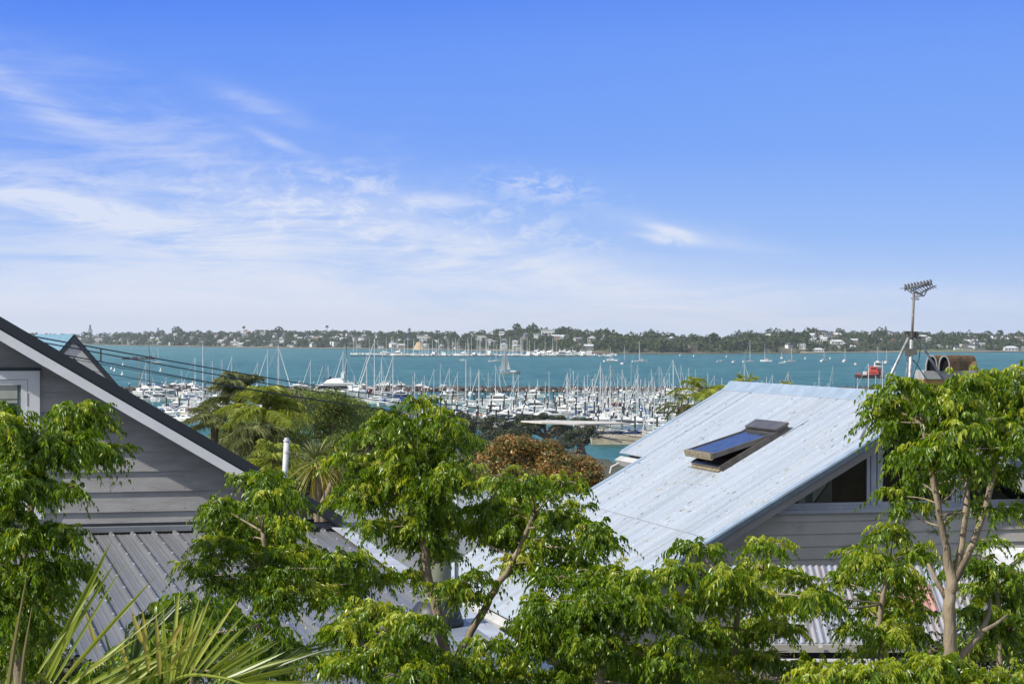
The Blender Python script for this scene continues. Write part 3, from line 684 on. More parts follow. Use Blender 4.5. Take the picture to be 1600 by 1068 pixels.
# black work barge and red work ship
def barge():
    Y = seaD(561.5); x = X_(216, Y); t = thing('work_barge', (x, Y, 0), 'low flat black barge floating by itself on the left side of the bay', 'barge')
    MB().box((x, Y, .6), (30, 8, 1.6)).build('hull', mat('barge_black', (.03, .03, .03), .7), t)
    m = MB(); [m.box((x+a, Y+b, 1.4+h/2), (w, 2.2, h)) for a, b, w, h in [(-10, 0, 4, 1), (-3, 1, 5, 1.4), (4, -1, 3, .8), (9, 0, 5, 1.6)]]; m.build('deck_cargo', mat('barge_cargo', (.06, .055, .05), .8), t)
    MB().box((x+12, Y, 2.6), (2.4, 2.6, 2.4)).build('wheelhouse', mat('barge_house', (.12, .12, .12), .6), t)
barge()
def red_ship():
    Y = seaD(590.5); s = Y/F; x0 = X_(1336, Y); X = lambda px: X_(px, Y); Z = lambda py: CAMZ-(py-HZ)*s
    t = thing('work_ship', (X(1358), Y, 0), 'red work ship with white wheelhouse anchored off the right end of the breakwater', 'ship')
    h = MB(); B = 7
    prof = [(1336, 584.5), (1345, 585.5), (1360, 585), (1374, 584), (1381.5, 582)]
    vs = []; 
    for i, (px, py) in enumerate(prof):
        w = [.55, 1, 1, .95, .15][i]*B/2; xx = X(px)
        vs += [(xx, Y-w*.8, -1), (xx, Y-w, Z(py)), (xx, Y+w, Z(py)), (xx, Y+w*.8, -1)]
    fs = [(i*4+j, i*4+(j+1) % 4, (i+1)*4+(j+1) % 4, (i+1)*4+j) for i in range(4) for j in range(4)]+[(3, 2, 1, 0), (16, 17, 18, 19)]
    h.add(vs, fs); h.build('hull', mat('ship_black', (.05, .03, .035), .5), t)
    red = mat('ship_red', (.70, .085, .045), .4, var=.1)
    d = MB(); d.box(((X(1357)+X(1371))/2, Y, (Z(587)+Z(579))/2), (X(1371)-X(1357), B*.86, Z(579)-Z(587)))
    d.box(((X(1359)+X(1370))/2, Y, (Z(579)+Z(572.5))/2), (X(1370)-X(1359), B*.7, Z(572.5)-Z(579)))
    sup = d.build('superstructure', red, t)
    w = MB(); [w.box((X(1360.5+i*2.2), Y-B*.35-.02, Z(575.5)), (.75, .1, .7)) for i in range(4)]; [w.box((X(1359+i*2.6), Y-B*.43-.02, Z(582)), (.5, .1, .5)) for i in range(4)]; w.build('window', DARKG, sup)
    MB().box(((X(1371)+X(1379.5))/2, Y, (Z(586)+Z(575))/2), (X(1379.5)-X(1371)-.05, B*.7, Z(575)-Z(586))).build('engine_casing', mat('ship_maroon', (.14, .05, .06), .5), t)
    wh = MB(); cab(wh, 0, X(1376)-X(1366), B*.5, 0, Z(566.5)-Z(572.3), .2, .4); wh.v = [(a+X(1366), b+Y, c+Z(572.3)) for a, b, c in wh.v]
    wh.box((X(1371), Y, Z(565.8)), (X(1375.5)-X(1366), B*.56, .3)); wh.box((X(1371), Y, Z(564.6)), (1.6, 1.2, .8)); hh = wh.build('wheelhouse', WHITE, t)
    MB().box((X(1371), Y, Z(569)), (X(1375.2)-X(1366.8), B*.47, .65)).build('window', DARKG, hh)
    MB().tube([(X(1371.5), Y, Z(566)), (X(1371.5), Y, Z(541))], [.12, .05], 5).build('mast', ALU, t)
    MB().box((X(1351.5), Y, Z(583.5)), (1.8, 2.2, 2.4)).build('deck_hut', WHITE, t)
    c = MB(); c.box((X(1341), Y, Z(585)), (3.2, 3.4, .9)).tube([(X(1340), Y, Z(586)), (X(1341), Y, Z(580.5)), (X(1344.5), Y, Z(583))], .18, 5); c.box((X(1355), Y+1, Z(584)), (1.6, 2, 1.8)); c.build('deck_gear', red, t)
    r = MB()
    for a, b in [((1358, 572), (1378, 572)), ((1371, 575), (1380, 575))]:
        r.tube([(X(a[0]), Y-B*.34, Z(a[1])+.35), (X(b[0]), Y-B*.34, Z(b[1])+.35)], .04, 4)
    r.tube([(X(1371.5), Y, Z(550)), (X(1359), Y, Z(572))], .03, 3).tube([(X(1371.5), Y, Z(550)), (X(1381), Y, Z(584))], .03, 3); r.build('rail', WHITE, t)
red_ship()

# distant marina: a dense line of boats before the hill
frn = random.Random(77)
for i in range(128):
    px = 549+i*(416/128)+frn.uniform(-1.5, 1.5); yb = 555.8+frn.choice([-1.6, -.6, .6])
    if px < 600: yb = 554+frn.uniform(-.7, 0); kind = frn.choice(['launch', 'sail', 'launch'])
    else: kind = frn.choices(['sail', 'motor', 'launch'], [7, 2, 1] if px < 830 else [2, 5, 2])[0]
    if px > 925: kind = 'launch'; 
    Y = seaD(yb)
    boat(kind, X_(px, Y), Y, frn.choice([1.57, -1.57, 0, 3.1])+frn.uniform(-.3, .3), frn.uniform(.8, 1.2)*(1.35 if kind == 'motor' else 1), frn.uniform(13, 22) if px < 870 else frn.uniform(9, 14), furl=False, hull=WHITE, zone='far', skip=('rigging', 'boom', 'cockpit_cover', 'rail'), rb=frn)
def jetty():
    Y = seaD(554.5); m = MB(); m.box((X_(936, Y), Y, 2.4), (X_(957, Y)-X_(915, Y), 5, 1.0))
    t = thing('far_jetty', (X_(936, Y), Y, 0), 'brown timber jetty at the right end of the distant marina', 'jetty')
    m.build('deck', mat('jetty_brown', (.22, .11, .07), .8), t); q = MB()
    for i in range(14): q.tube([(X_(916+i*3.1, Y), Y-2.3, -1), (X_(916+i*3.1, Y), Y-2.3, 2.2)], .35, 5)
    q.build('piles', mat('jetty_pile', (.1, .07, .05), .9), t)
    t2 = thing('floating_pontoon', (X_(760, Y), seaD(556.6), 0), 'long dark floating pontoon along the front of the distant marina', 'pontoon')
    Y = seaD(556.7); MB().box(((X_(548, Y)+X_(925, Y))/2, Y, .4), (X_(925, Y)-X_(548, Y), 3, 1.0)).build('deck', mat('pontoon_dark', (.07, .08, .09), .8), t2)
jetty()
# labels for the boats: kind, colours, row and place in the row
def zone_name(b):
    py = HZ+CAMZ*F/b['y']; px = CX+F*b['x']/b['y']
    if b['zone'] == 'far': return 'distant marina'
    if b['zone'] == 'moored': return 'open harbour moorings'
    side = 'left' if px < 460 else ('middle' if px < 870 else 'right')
    row = 'back rows' if py < 620 else ('centre rows' if py < 640 else 'front rows')
    return f"{side} near marina, {row}"
def bdesc(b):
    if b['kind'] == 'sail':
        tall = 'tall' if b['mast'] > 16 else ('short' if b['mast'] < 11.5 else 'mid-height')
        mm = {'mast_black': ' black', 'mast_wood': ' wooden'}.get(b['mm'], '')
        return f"{b['hull']} yacht, {tall}{mm} mast, {b['canvas']} covers"
    if b['kind'] == 'motor': return f"{b['hull']} motor yacht with flybridge"
    return f"small {b['hull']} launch with {b['canvas']} canopy"
grp = {}
for b in BOATS: grp.setdefault((bdesc(b), zone_name(b)), []).append(b)
for (d, z), L in grp.items():
    L.sort(key=lambda b: b['x']/b['y'])
    for i, b in enumerate(L):
        lab = d+('' if len(L) == 1 else f", {ordn(i)} such from left")+f", {z}"
        tag(b['o'], lab, {'sail': 'sailing yacht', 'motor': 'motor yacht', 'launch': 'launch'}[b['kind']],
            {'near': 'boats berthed in the near marina', 'far': 'boats in the distant marina', 'moored': 'boats on open moorings'}[b['zone']])
        if '_px' in b['o']: del b['o']['_px']

# pontoons and mooring piles
PONT = mat('pontoon_grey', (.33, .32, .29), .85, scale=.8); PILE = mat('pile_dark', (.05, .055, .06), .8); PILET = mat('pile_cap', (.75, .75, .73), .5)
prow = [(614, 200, 350), (614, 470, 660), (624.5, 220, 345), (627, 440, 870), (637, 640, 880), (634.5, 845, 850), (640.5, 255, 340), (647, 640, 845), (656.5, 650, 850), (622, 880, 1090), (631, 860, 1090), (641, 850, 1085), (650, 850, 1075), (658.5, 930, 1060), (667, 930, 1055), (675.5, 930, 1040), (665, 640, 830)]
nm_row = {}
prow.sort()
for k, (yb, a, b) in enumerate(prow):
    Y = seaD(yb); x0, x1 = X_(a, Y), X_(b, Y)
    MBo = MB().box(((x0+x1)/2, Y, .35), (abs(x1-x0)+.5, 2.2, .5))
    side = 'left' if b < 420 else ('right' if a > 845 else 'middle')
    o = MBo.build('floating_pontoon', PONT); i = nm_row.get(side, 0); nm_row[side] = i+1
    px_ = int((a+b)/2)
    tag(o, f"long grey floating pontoon, {side} of near marina, {ordn(i)} counted from the breakwater", 'pontoon', 'pontoons of the near marina')
pile = MB().tube([(0, 0, -2), (0, 0, 4.2)], .24, 7); pm = pile.build('mooring_pile', PILE); capm = MB().lathe([(.27, 4.2), (.02, 4.75)], (0, 0, 0), 7).build('pile_cap', PILET, pm)
pl = random.Random(4); first = True
for yb, a, b in prow:
    px = a+pl.uniform(0, 8)
    while px < b:
        Y = seaD(yb+1.0)
        if first: o = pm; first = False
        else:
            o = pm.copy(); COL.objects.link(o); c = capm.copy(); COL.objects.link(c); c.parent = o
        o.location = (X_(px, Y), Y, pl.uniform(-.3, .4))
        tag(o, 'dark mooring pile with pale cap standing beside a marina pontoon', 'mooring pile', 'mooring piles of the near marina')
        px += pl.uniform(13, 22)
# small buoys
by = MB().lathe([(.1, -.4), (.75, 0), (.8, .6), (.4, 1.1), (.18, 1.3), (.15, 2.4), (.02, 2.5)], (0, 0, 0), 10).build('buoy', WHITE, None, True); first = True
for px, py in [(192, 571), (179, 580), (1062.5, 556), (1084, 557), (1135, 558), (1258, 561), (1297, 561), (174, 577), (191, 586), (251, 580)]:
    o = by if first else by.copy()
    if not first: COL.objects.link(o)
    first = False; p = sea(px, py); o.location = p; tag(o, 'small white buoy floating on the open harbour', 'buoy', 'buoys on the harbour')
# hardstand wall and ramp at the near edge of the marina
def hardstand():
    Y = seaD(694); t = thing('marina_wall', (X_(985, Y), Y, 0), 'low cream retaining wall with railing at the near edge of the marina', 'wall')
    MB().box(((X_(925, Y)+X_(1075, Y))/2, Y+6, .7), (X_(1075, Y)-X_(925, Y), 12, 2.0)).build('wall', mat('cream_wall', (.55, .48, .35), .85, scale=.3, col2=(.35, .3, .22)), t)
    m = MB(); 
    for i in range(16):
        x = X_(930+i*9, Y); m.tube([(x, Y+.5, 1.7), (x, Y+.5, 2.9)], .06, 4)
    m.tube([(X_(930, Y), Y+.5, 2.9), (X_(1065, Y), Y+.5, 2.9)], .05, 4); m.build('railing', mat('rail_dark', (.12, .11, .1), .7), t)
    g = thing('gangway', sea(950, 690), 'dark sloping gangway going down beside the cream marina wall', 'gangway')
    a = at(925, 680, Y-4); b = at(972, 692, Y-6); w = Vector((0, 2, 0))
    MB().obox(a, b-a, w, Vector((0, 0, .35))).build('deck', mat('gangway_dark', (.1, .1, .1), .7), g)
    r = MB(); r.tube([a+Vector((0, 0, 1.4)), b+Vector((0, 0, 1.4))], .06, 4)
    for i in range(6): p = a.lerp(b, i/5); r.tube([p+Vector((0, 0, .3)), p+Vector((0, 0, 1.4))], .05, 4)
    r.build('railing', mat('rail_dark', (.12, .11, .1), .7), g)
hardstand()

# ================================================================== NEAR HOUSES
AX = R(14.0)
Dv = Vector((-math.sin(AX), math.cos(AX), 0)); Wv = Vector((math.cos(AX), math.sin(AX), 0)); Zv = Vector((0, 0, 1))
def roofmat(name, col, col2, lichen=0.0, rough=.45, streak=.25, metal=0.0, dark=.5, pitch=0):
    """painted metal roofing: long stains down the sheet, lichen specks, dark specks and rib shade painted into the valleys. Object x = down the slope, y = across the sheets"""
    m = bpy.data.materials.new(name); m.use_nodes = True; MATS[name] = m; t = NT(m.node_tree); b = t.n['Principled BSDF']
    P = t.add('ShaderNodeTexCoord').outputs['Object']
    n1 = t.noise(t.vmap(P, (.35, 3.5, 1)), 1.0, 5, .6); n2 = t.noise(t.vmap(P, (1.2, 1.5, 1)), 1.0, 5, .7)
    c = t.mix(t.rng(n1, .38, .68), col+(1,), col2+(1,))
    sp = t.add('ShaderNodeSeparateXYZ'); t.l.new(P, sp.inputs[0])
    # one sheet differs slightly from the next
    wn = t.add('ShaderNodeTexWhiteNoise', noise_dimensions='1D'); t.l.new(t.m('FLOOR', t.m('DIVIDE', sp.outputs[1], .762)), wn.inputs['W'])
    c = t.mix(t.m('MULTIPLY', wn.outputs['Value'], .22), c, tuple(min(1, q*1.35) for q in col)+(1,))
    # bare bright strips worn along a few sheets
    wn2 = t.add('ShaderNodeTexWhiteNoise', noise_dimensions='1D'); t.l.new(t.m('FLOOR', t.m('DIVIDE', sp.outputs[1], .152)), wn2.inputs['W'])
    st = t.m('MULTIPLY', t.m('GREATER_THAN', wn2.outputs['Value'], .93), t.rng(t.noise(t.vmap(P, (.7, .2, 1)), 1, 3), .5, .6))
    c = t.mix(t.m('MULTIPLY', st, streak*2), c, tuple(min(.85, q*1.9) for q in col)+(1,))
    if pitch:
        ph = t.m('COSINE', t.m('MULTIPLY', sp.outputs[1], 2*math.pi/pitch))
        c = t.mix(t.m('MULTIPLY', t.rng(ph, .0, -.9, 0, 1), t.rng(n2, .3, .7, .55, .9)), c, tuple(q*.42 for q in col)+(1,))  # valleys painted darker so the ribs show: their shading put into the colour
        lap = t.m('LESS_THAN', t.m('ABSOLUTE', t.m('SUBTRACT', t.m('FRACT', t.m('DIVIDE', sp.outputs[1], .762)), .5)), .012)
        c = t.mix(t.m('MULTIPLY', lap, t.rng(n1, .3, .6, .3, .8)), c, tuple(q*.3 for q in col)+(1,))
    if lichen:
        patch = t.rng(t.noise(t.vmap(P, (.55, .75, 1)), 1.0, 4, .6), .42, .60)
        l1 = t.rng(t.noise(t.vmap(P, (9, 22, 1)), 1.0, 3, .6), .585, .63); l1 = t.m('MULTIPLY', l1, patch)
        c = t.mix(t.m('MULTIPLY', l1, lichen), c, (.36, .31, .2, 1))
        l2 = t.rng(t.noise(t.vmap(P, (7, 20, 1), loc=(5, 3, 0)), 1.0, 2, .5), .665, .69)
        c = t.mix(t.m('MULTIPLY', l2, dark), c, (.06, .055, .05, 1))
        l3 = t.rng(t.noise(t.vmap(P, (16, 30, 1), loc=(1, 7, 0)), 1.0, 2, .5), .66, .70)
        c = t.mix(t.m('MULTIPLY', l3, .45), c, (.75, .76, .74, 1))
    t.l.new(c, b.inputs['Base Color']); t.l.new(t.rng(n2, .2, .8, rough-.1, rough+.15), b.inputs['Roughness']); b.inputs['Metallic'].default_value = metal
    return m
def sheet(name, O, u, v, ul, vl, m, parent, pitch=.076, amp=.014, kind='corr', nu=2, overhang_thick=True):
    """profiled metal sheet: O corner, u unit down the slope, v unit across the ribs. Object axes follow the sheet."""
    u = u.normalized(); v = v.normalized(); n = u.cross(v).normalized()
    if n.z < 0: n = -n
    if kind == 'corr':
        k = max(2, int(round(vl/pitch*6))); ys = np.linspace(0, vl, k+1); zs = amp*np.cos(ys/pitch*2*math.pi)
    else:
        ys = []; zs = []; y = 0
        while y < vl:
            for a, z in [(0, 0), (pitch*.30, 0), (pitch*.33, amp*.12), (pitch*.37, 0), (pitch*.63, 0), (pitch*.67, amp*.12), (pitch*.70, 0), (pitch*.80, 0), (pitch*.86, amp), (pitch*.96, amp)]:
                if y+a <= vl: ys.append(y+a); zs.append(z)
            y += pitch
        ys = np.array(ys); zs = np.array(zs)
    V = []; 
    xs = np.linspace(0, ul, nu+1)
    for x in xs: V += [(x, y, z) for y, z in zip(ys, zs)]
    k = len(ys); F_ = [(i*k+j, i*k+j+1, (i+1)*k+j+1, (i+1)*k+j) for i in range(nu) for j in range(k-1)]
    me = bpy.data.meshes.new(name); me.from_pydata(V, [], F_); me.materials.append(m); me.update()
    if kind == 'corr': me.shade_smooth()
    o = bpy.data.objects.new(name, me); COL.objects.link(o)
    if u.cross(v).z < 0: M = Matrix((u, v, -n)).transposed(); 
    else: M = Matrix((u, v, n)).transposed()
    # keep a right handed frame
    if M.determinant() < 0: M = Matrix((u, v, u.cross(v))).transposed()
    if u.cross(v).z < 0:
        for vv in me.vertices: vv.co.z = -vv.co.z
    o.matrix_world = Matrix.Translation(O) @ M.to_4x4()
    if parent is not None:
        o.parent = parent; o.matrix_parent_inverse = Matrix.Identity(4); o.matrix_basis = Matrix.Translation(O-parent.location) @ M.to_4x4()
    return o
def clip(poly, f):
    out = []; n = len(poly)
    for i in range(n):
        a, b = poly[i], poly[(i+1) % n]; fa, fb = f(a), f(b)
        if fa >= 0: out.append(a)
        if fa*fb < 0: t_ = fa/(fa-fb); out.append((a[0]+(b[0]-a[0])*t_, a[1]+(b[1]-a[1])*t_))
    return out
def boards(poly, z0, ex, P0, w, n, lip=.022, holes=()):
    """bevel-backed weatherboards over a convex polygon given as (s, z) in the wall plane"""
    m = MB(); zt = max(p[1] for p in poly); z = z0
    while z < zt:
        q = clip(poly, lambda p: p[1]-z); q = clip(q, lambda p: z+ex-p[1]) if q else q
        pieces = [q]
        for (a, b, c, d) in holes:
            nxt = []
            for p_ in pieces:
                if not p_: continue
                if z+ex <= c or z >= d: nxt.append(p_); continue
                nxt.append(clip(p_, lambda p: a-p[0])); nxt.append(clip(p_, lambda p: p[0]-b))
            pieces = nxt
        for q in pieces:
            if q and len(q) > 2:
                def pt(s, zz): return P0+w*s+Zv*(zz-P0.z)+n*(.004+lip*(1-(zz-z)/ex))
                vs = [pt(s, zz) for s, zz in q]; k = len(vs)
                m.add(vs, [tuple(range(k))])
                lo_ = [p for p in q if abs(p[1]-z) < 1e-5]
                if len(lo_) >= 2:
                    a, b = min(p[0] for p in lo_), max(p[0] for p in lo_)
                    m.add([pt(a, z), pt(b, z), P0+w*b+Zv*(z-P0.z)-n*.01, P0+w*a+Zv*(z-P0.z)-n*.01], [(0, 1, 2, 3)])
        z += ex
    return m

# ---------------------------------------------------------------- LEFT HOUSE
def left_house():
    n = -Dv; P0 = at(200, 700, 19.0)
    g0 = 17.0
    t = thing('weatherboard_house', Vector((P0.x-1.5, P0.y, g0)), 'grey weatherboard gable end with white barge board and window filling the left side', 'house')
    WP = lambda px, py, off=0.0: onplane(px, py, P0+n*off, n)
    S = lambda p: ((p-P0).dot(Wv), p.z)
    OH = .34
    a = WP(0, 494, OH); e = WP(535, 806, OH); r = (a-e).normalized()
    apex = a+r*((WP(-330, 494, OH)-a).length/abs(r.dot(Wv)))*1.0
    # cross section of the roof as seen from the front, extruded back along the ridge
    half = (e-apex).dot(Wv); drop = apex.z-e.z
    e2 = apex-Wv*half-Zv*drop
    th = Zv*.100
    charc = mat('charcoal_steel', (.026, .032, .042), .42, var=.12, scale=2)
    trim = mat('white_trim', (.76, .77, .79), .5, var=.05, scale=2, bump=.05)
    wallm = mat('grey_weatherboard', (.345, .34, .335), .6, var=.10, scale=2.2, bump=.12, bscale=18, stretch=(1, 1, 4))
    LEN = 9.0
    for A, E in ((apex, e), (apex, e2)):
        MB().prism([A, E, E-th, A-th], Dv*LEN).build('roof', charc, t)
    # barge: groove, white board below the roof edge
    b = MB()
    for A, E in ((apex, e), (apex, e2)):
        k = .975
        b.prism([A-th+Dv*.02, E-th+Dv*.02, E-th-Zv*.012+Dv*.02, A-th-Zv*.012+Dv*.02], Dv*.02)
    b.build('barge_flashing', charc, t)
    b = MB()
    for A, E in ((apex, e), (apex, e2)):
        Ee = A+(E-A)*.90
        b.prism([A-th-Zv*.014+Dv*.006, Ee-th-Zv*.014+Dv*.006, Ee-th-Zv*.105+Dv*.006, A-th-Zv*.105+Dv*.006], Dv*.03)
    b.build('barge_board', trim, t)
    # lining under the verge
    # wall
    sl = S(WP(490, 760)); zt = lambda s: apex.z-.205-abs(s-S(apex)[0])*drop/half
    s0 = S(apex)[0]; sR = sl[0]; sL = 2*s0-sR
    poly = [(sL, 19.0), (sR, 19.0), (sR, zt(sR)), (s0, zt(s0)), (sL, zt(sL))]
    bo = S(WP(200, 611))[1]; ex = S(WP(200, 611))[1]-S(WP(200, 642.3))[1]
    zstart = bo-ex*20
    boards(poly, zstart, ex, P0, Wv, n).build('wall', wallm, t)
    jr = random.Random(5); jm = MB(); nl = MB()
    for r_i in range(14):
        zz = zstart+ex*(8+r_i); s_j = jr.uniform(sR-3.0, sR-.4)
        if zz+ex > zt(s_j)-.1: continue
        jm.obox(P0+Wv*s_j+Zv*(zz-P0.z)+n*.0262, Wv*.003, n*.0005, Zv*(ex*.97))
        for q_ in range(9):
            sn = sR-.25-q_*.45
            if zz+.03 < zt(sn)-.1: nl.obox(P0+Wv*sn+Zv*(zz+.025-P0.z)+n*.0235, Wv*.007, n*.0015, Zv*.007)
    tag(jm.build('board_joint', mat('joint_line', (.10, .10, .10), .8), t), kind='stuff'); tag(nl.build('nail_head', mat('nail_grey', (.20, .195, .19), .6), t), kind='stuff')
    # body of the house behind the boards
    c = MB(); bk = [P0+Wv*s+Zv*(z-P0.z)+Dv*.05 for s, z in [(sL, 17), (sR, 17), (sR, zt(sR)-.02), (s0, zt(s0)-.02), (sL, zt(sL)-.02)]]
    c.prism(bk, Dv*(LEN-.6)); c.build('side_wall', wallm, t)
    cb = MB(); q = WP(488, 800); cb.obox(Vector((q.x, q.y, 19))-Wv*.07+n*.002, Wv*.09, n*.03, Zv*(zt(sR)-19.05)); cb.build('corner_board', charc, t)
    # window: casing, sash, glass, blinds
    z1 = S(WP(62, 579))[1]; z0 = S(WP(62, 800))[1]; s1 = S(WP(62, 700))[0]; s0w = s1-.62
    def wb(mb, sa, sb, za, zb, o0, o1): p = P0+Wv*sa+Zv*(za-P0.z)+n*o0; mb.obox(p, Wv*(sb-sa), n*(o1-o0), Zv*(zb-za)); return mb
    cw = .1; f = MB(); wb(f, s1-cw, s1, z0, z1, .028, .06); wb(f, s0w-cw, s1-cw, z1-cw*.72, z1, .028, .06); wb(f, s0w-cw, s0w, z0, z1-cw*.72, .028, .06); wb(f, s0w-cw*1.4, s1+cw*.3, z0-.05, z0, .028, .10)
    win = f.build('window', trim, t)
    sh = MB(); a0, a1, b0, b1 = s0w+.004, s1-cw-.004, z0+.004, z1-cw*.72-.004; sw = .055
    wb(sh, a1-sw, a1, b0, b1, .026, .048); wb(sh, a0, a0+sw, b0, b1, .026, .048); wb(sh, a0+sw, a1-sw, b1-sw*.8, b1, .026, .048); wb(sh, a0+sw, a1-sw, b0, b0+sw, .026, .048); wb(sh, a0+sw, a1-sw, b0+.35, b0+.39, .026, .046)
    sh.build('sash', trim, win)
    wb(MB(), a0+sw, a1-sw, b0+sw, b1-sw*.8, .026, .030).build('glass', mat('window_glass', (.10, .13, .15), .06, spec=.8), win)
    bl = MB()
    wb(bl, a0+sw, a1-sw-.03, b1-sw*.8-.12, b1-sw*.8, .0302, .034)
    for i in range(3): wb(bl, a0+sw, a1-sw-.03, b1-.2-i*.055, b1-.175-i*.055, .0302, .033)
    bl.build('blind', mat('blind_cream', (.42, .43, .38), .8), win)
    h = MB(); wb(h, s0w-cw*1.5, s1+.012, z1+.002, z1+.03, .028, .062); h.build('head_flashing', charc, win)
    hg = MB(); wb(hg, s1-cw-.006, s1-cw+.004, z1-.30, z1-.19, .048, .062); hg.build('hinge', mat('hinge_grey', (.2, .2, .22), .5), win)
    # apron flashing between wall and lower roof
    ap = MB(); A = WP(60, 829, .0); ap_s0 = S(A)[0]-1.2; ap_s1 = sR+1.15; za = A.z
    wb(ap, ap_s0, ap_s1, za-.012, za+.03, .03, .15); apf = ap.build('apron_flashing', mat('steel_grey_trim', (.22, .235, .26), .4), t)
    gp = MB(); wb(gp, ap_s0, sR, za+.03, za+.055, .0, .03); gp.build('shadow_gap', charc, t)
    # lower lean-to roof: ribs run down towards the lower right
    rd = ray(-160, 350); rd = -rd.normalized()          # direction towards the eave
    top0 = P0+Wv*ap_s0+Zv*(za-.03-P0.z)+n*.06
    nn = Wv.cross(rd).normalized()
    vdir = (Wv-rd*Wv.dot(rd)).normalized()
    lr = thing('metal_roof', Vector((P0.x, P0.y-3, 17)), 'grey trapezoidal steel lean-to roof below the left weatherboard gable', 'roof')
    m = roofmat('steel_grey_roof', (.185, .19, .205), (.14, .145, .158), rough=.42, streak=.03)
    # sheet laid out with its first rib edge through the wall line; its ends stay square to the ribs
    skew = Wv.dot(rd); Ls = 9.6; back = skew*Ls
    global LR
    edge = onplane(757, 978, top0, nn); W_r = (edge-top0).dot(vdir); LR = (top0, nn, rd, vdir, W_r)
    sh_o = sheet('roof_sheet', top0, rd, vdir, 9.0, W_r, m, lr, pitch=.182, amp=.030, kind='trap', nu=1)
    # shear the top edge to follow the wall
    for vv in sh_o.data.vertices:
        if vv.co.x < .01: vv.co.x = vv.co.y*skew/math.sqrt(1-skew*skew)
    scr = MB(); k = 0
    for j in range(2, 60):
        for i in range(12):
            y = j*.182-.182*.09-.0; x = .35+i*.55+y*skew/math.sqrt(1-skew*skew)
            if y > W_r-.1: continue
            nz = rd.cross(vdir); nz = nz if nz.z > 0 else -nz
            scr.lathe([(.011, 0), (.011, .008), (.004, .012)], (0, 0, 0), 6)
            vs = scr.v[-18:]; 
            M = Matrix((rd, vdir, nz)).transposed(); base = top0+rd*x+vdir*y+nz*.031
            scr.v[-18:] = [tuple(base+(M @ Vector(q_))) for q_ in vs]
    scr.build('roof_screw', mat('screw_bright', (.7, .72, .75), .3, metal=.6), lr)
    # white PVC vent on the far side
    v = thing('vent_pipe', at(444, 752, 26), 'slim white capped vent pipe rising behind the left house roof', 'vent pipe')
    b0 = at(444, 760, 26); b1 = at(444.5, 688, 26); b1 = Vector((b0.x+.03, b0.y, b1.z))
    MB().tube([Vector((b0.x, b0.y, 17)), b0, b1], .034, 14).build('pipe', mat('pvc_white', (.62, .64, .66), .5), v, True)
    MB().tube([b1+Zv*-.15, b1+Zv*-.12], .039, 14).tube([b1-Zv*.01, b1+Zv*.01], .041, 14).tube([b1+Zv*.01, b1+Zv*.035], .026, 12).build('cap', mat('pvc_white', (.62, .64, .66), .5), v)
left_house()

def back_gable():
    D = 62; A = at(116, 524, D); n_ = Vector((math.sin(R(17)), -math.cos(R(17)), 0)); w = Vector((math.cos(R(17)), math.sin(R(17)), 0)); back = -n_
    t = thing('gabled_house', Vector((A.x, A.y, 13)), 'house with pale blue metal roof and brown gable peeking over the left roof line', 'house')
    k = 1.0/0.85; hw = 4.6
    dk = mat('dark_barge_cap', (.05, .06, .075), .5); wht = mat('weathered_white', (.72, .71, .72), .6, var=.1, scale=2); br = mat('brown_shingle', (.15, .12, .075), .8, scale=5, bump=.3)
    blue = roofmat('pale_blue_roof', (.16, .30, .38), (.13, .25, .32), lichen=.2)
    L = 13
    R_ = A+w*hw-Zv*hw*k; L_ = A-w*hw-Zv*hw*k
    for E in (R_, L_):
        MB().prism([A, E, E-Zv*.16, A-Zv*.16], back*L).build('roof_edge', dk, t)
    b = MB()
    for E in (R_, L_): b.prism([A-Zv*.17+back*.05, E-Zv*.17+back*.05, E-Zv*.62+back*.05, A-Zv*.62+back*.05], back*.08)
    b.build('barge_board', wht, t)
    sd = (L_-A).normalized(); sheet('roof_sheet', A+Zv*.03, sd, back, (L_-A).length, L, blue, t, amp=.012)
    sd = (R_-A).normalized(); sheet('roof_sheet', A+Zv*.03, sd, back, (R_-A).length, L, blue, t, amp=.012)
    MB().prism([A-Zv*.5+back*.4, R_-Zv*.5+back*.4-w*.3, R_-Zv*4+back*.4-w*.3, L_-Zv*4+back*.4+w*.3, L_-Zv*.5+back*.4+w*.3], back*(L-1)).build('wall', wht, t)
    MB().prism([A-Zv*1.0+back*.34, A-Zv*1.0+back*.34+(R_-A)*.5, A-Zv*1.0+back*.34+(L_-A)*.5], back*.05).build('gable_shingles', br, t)
back_gable()

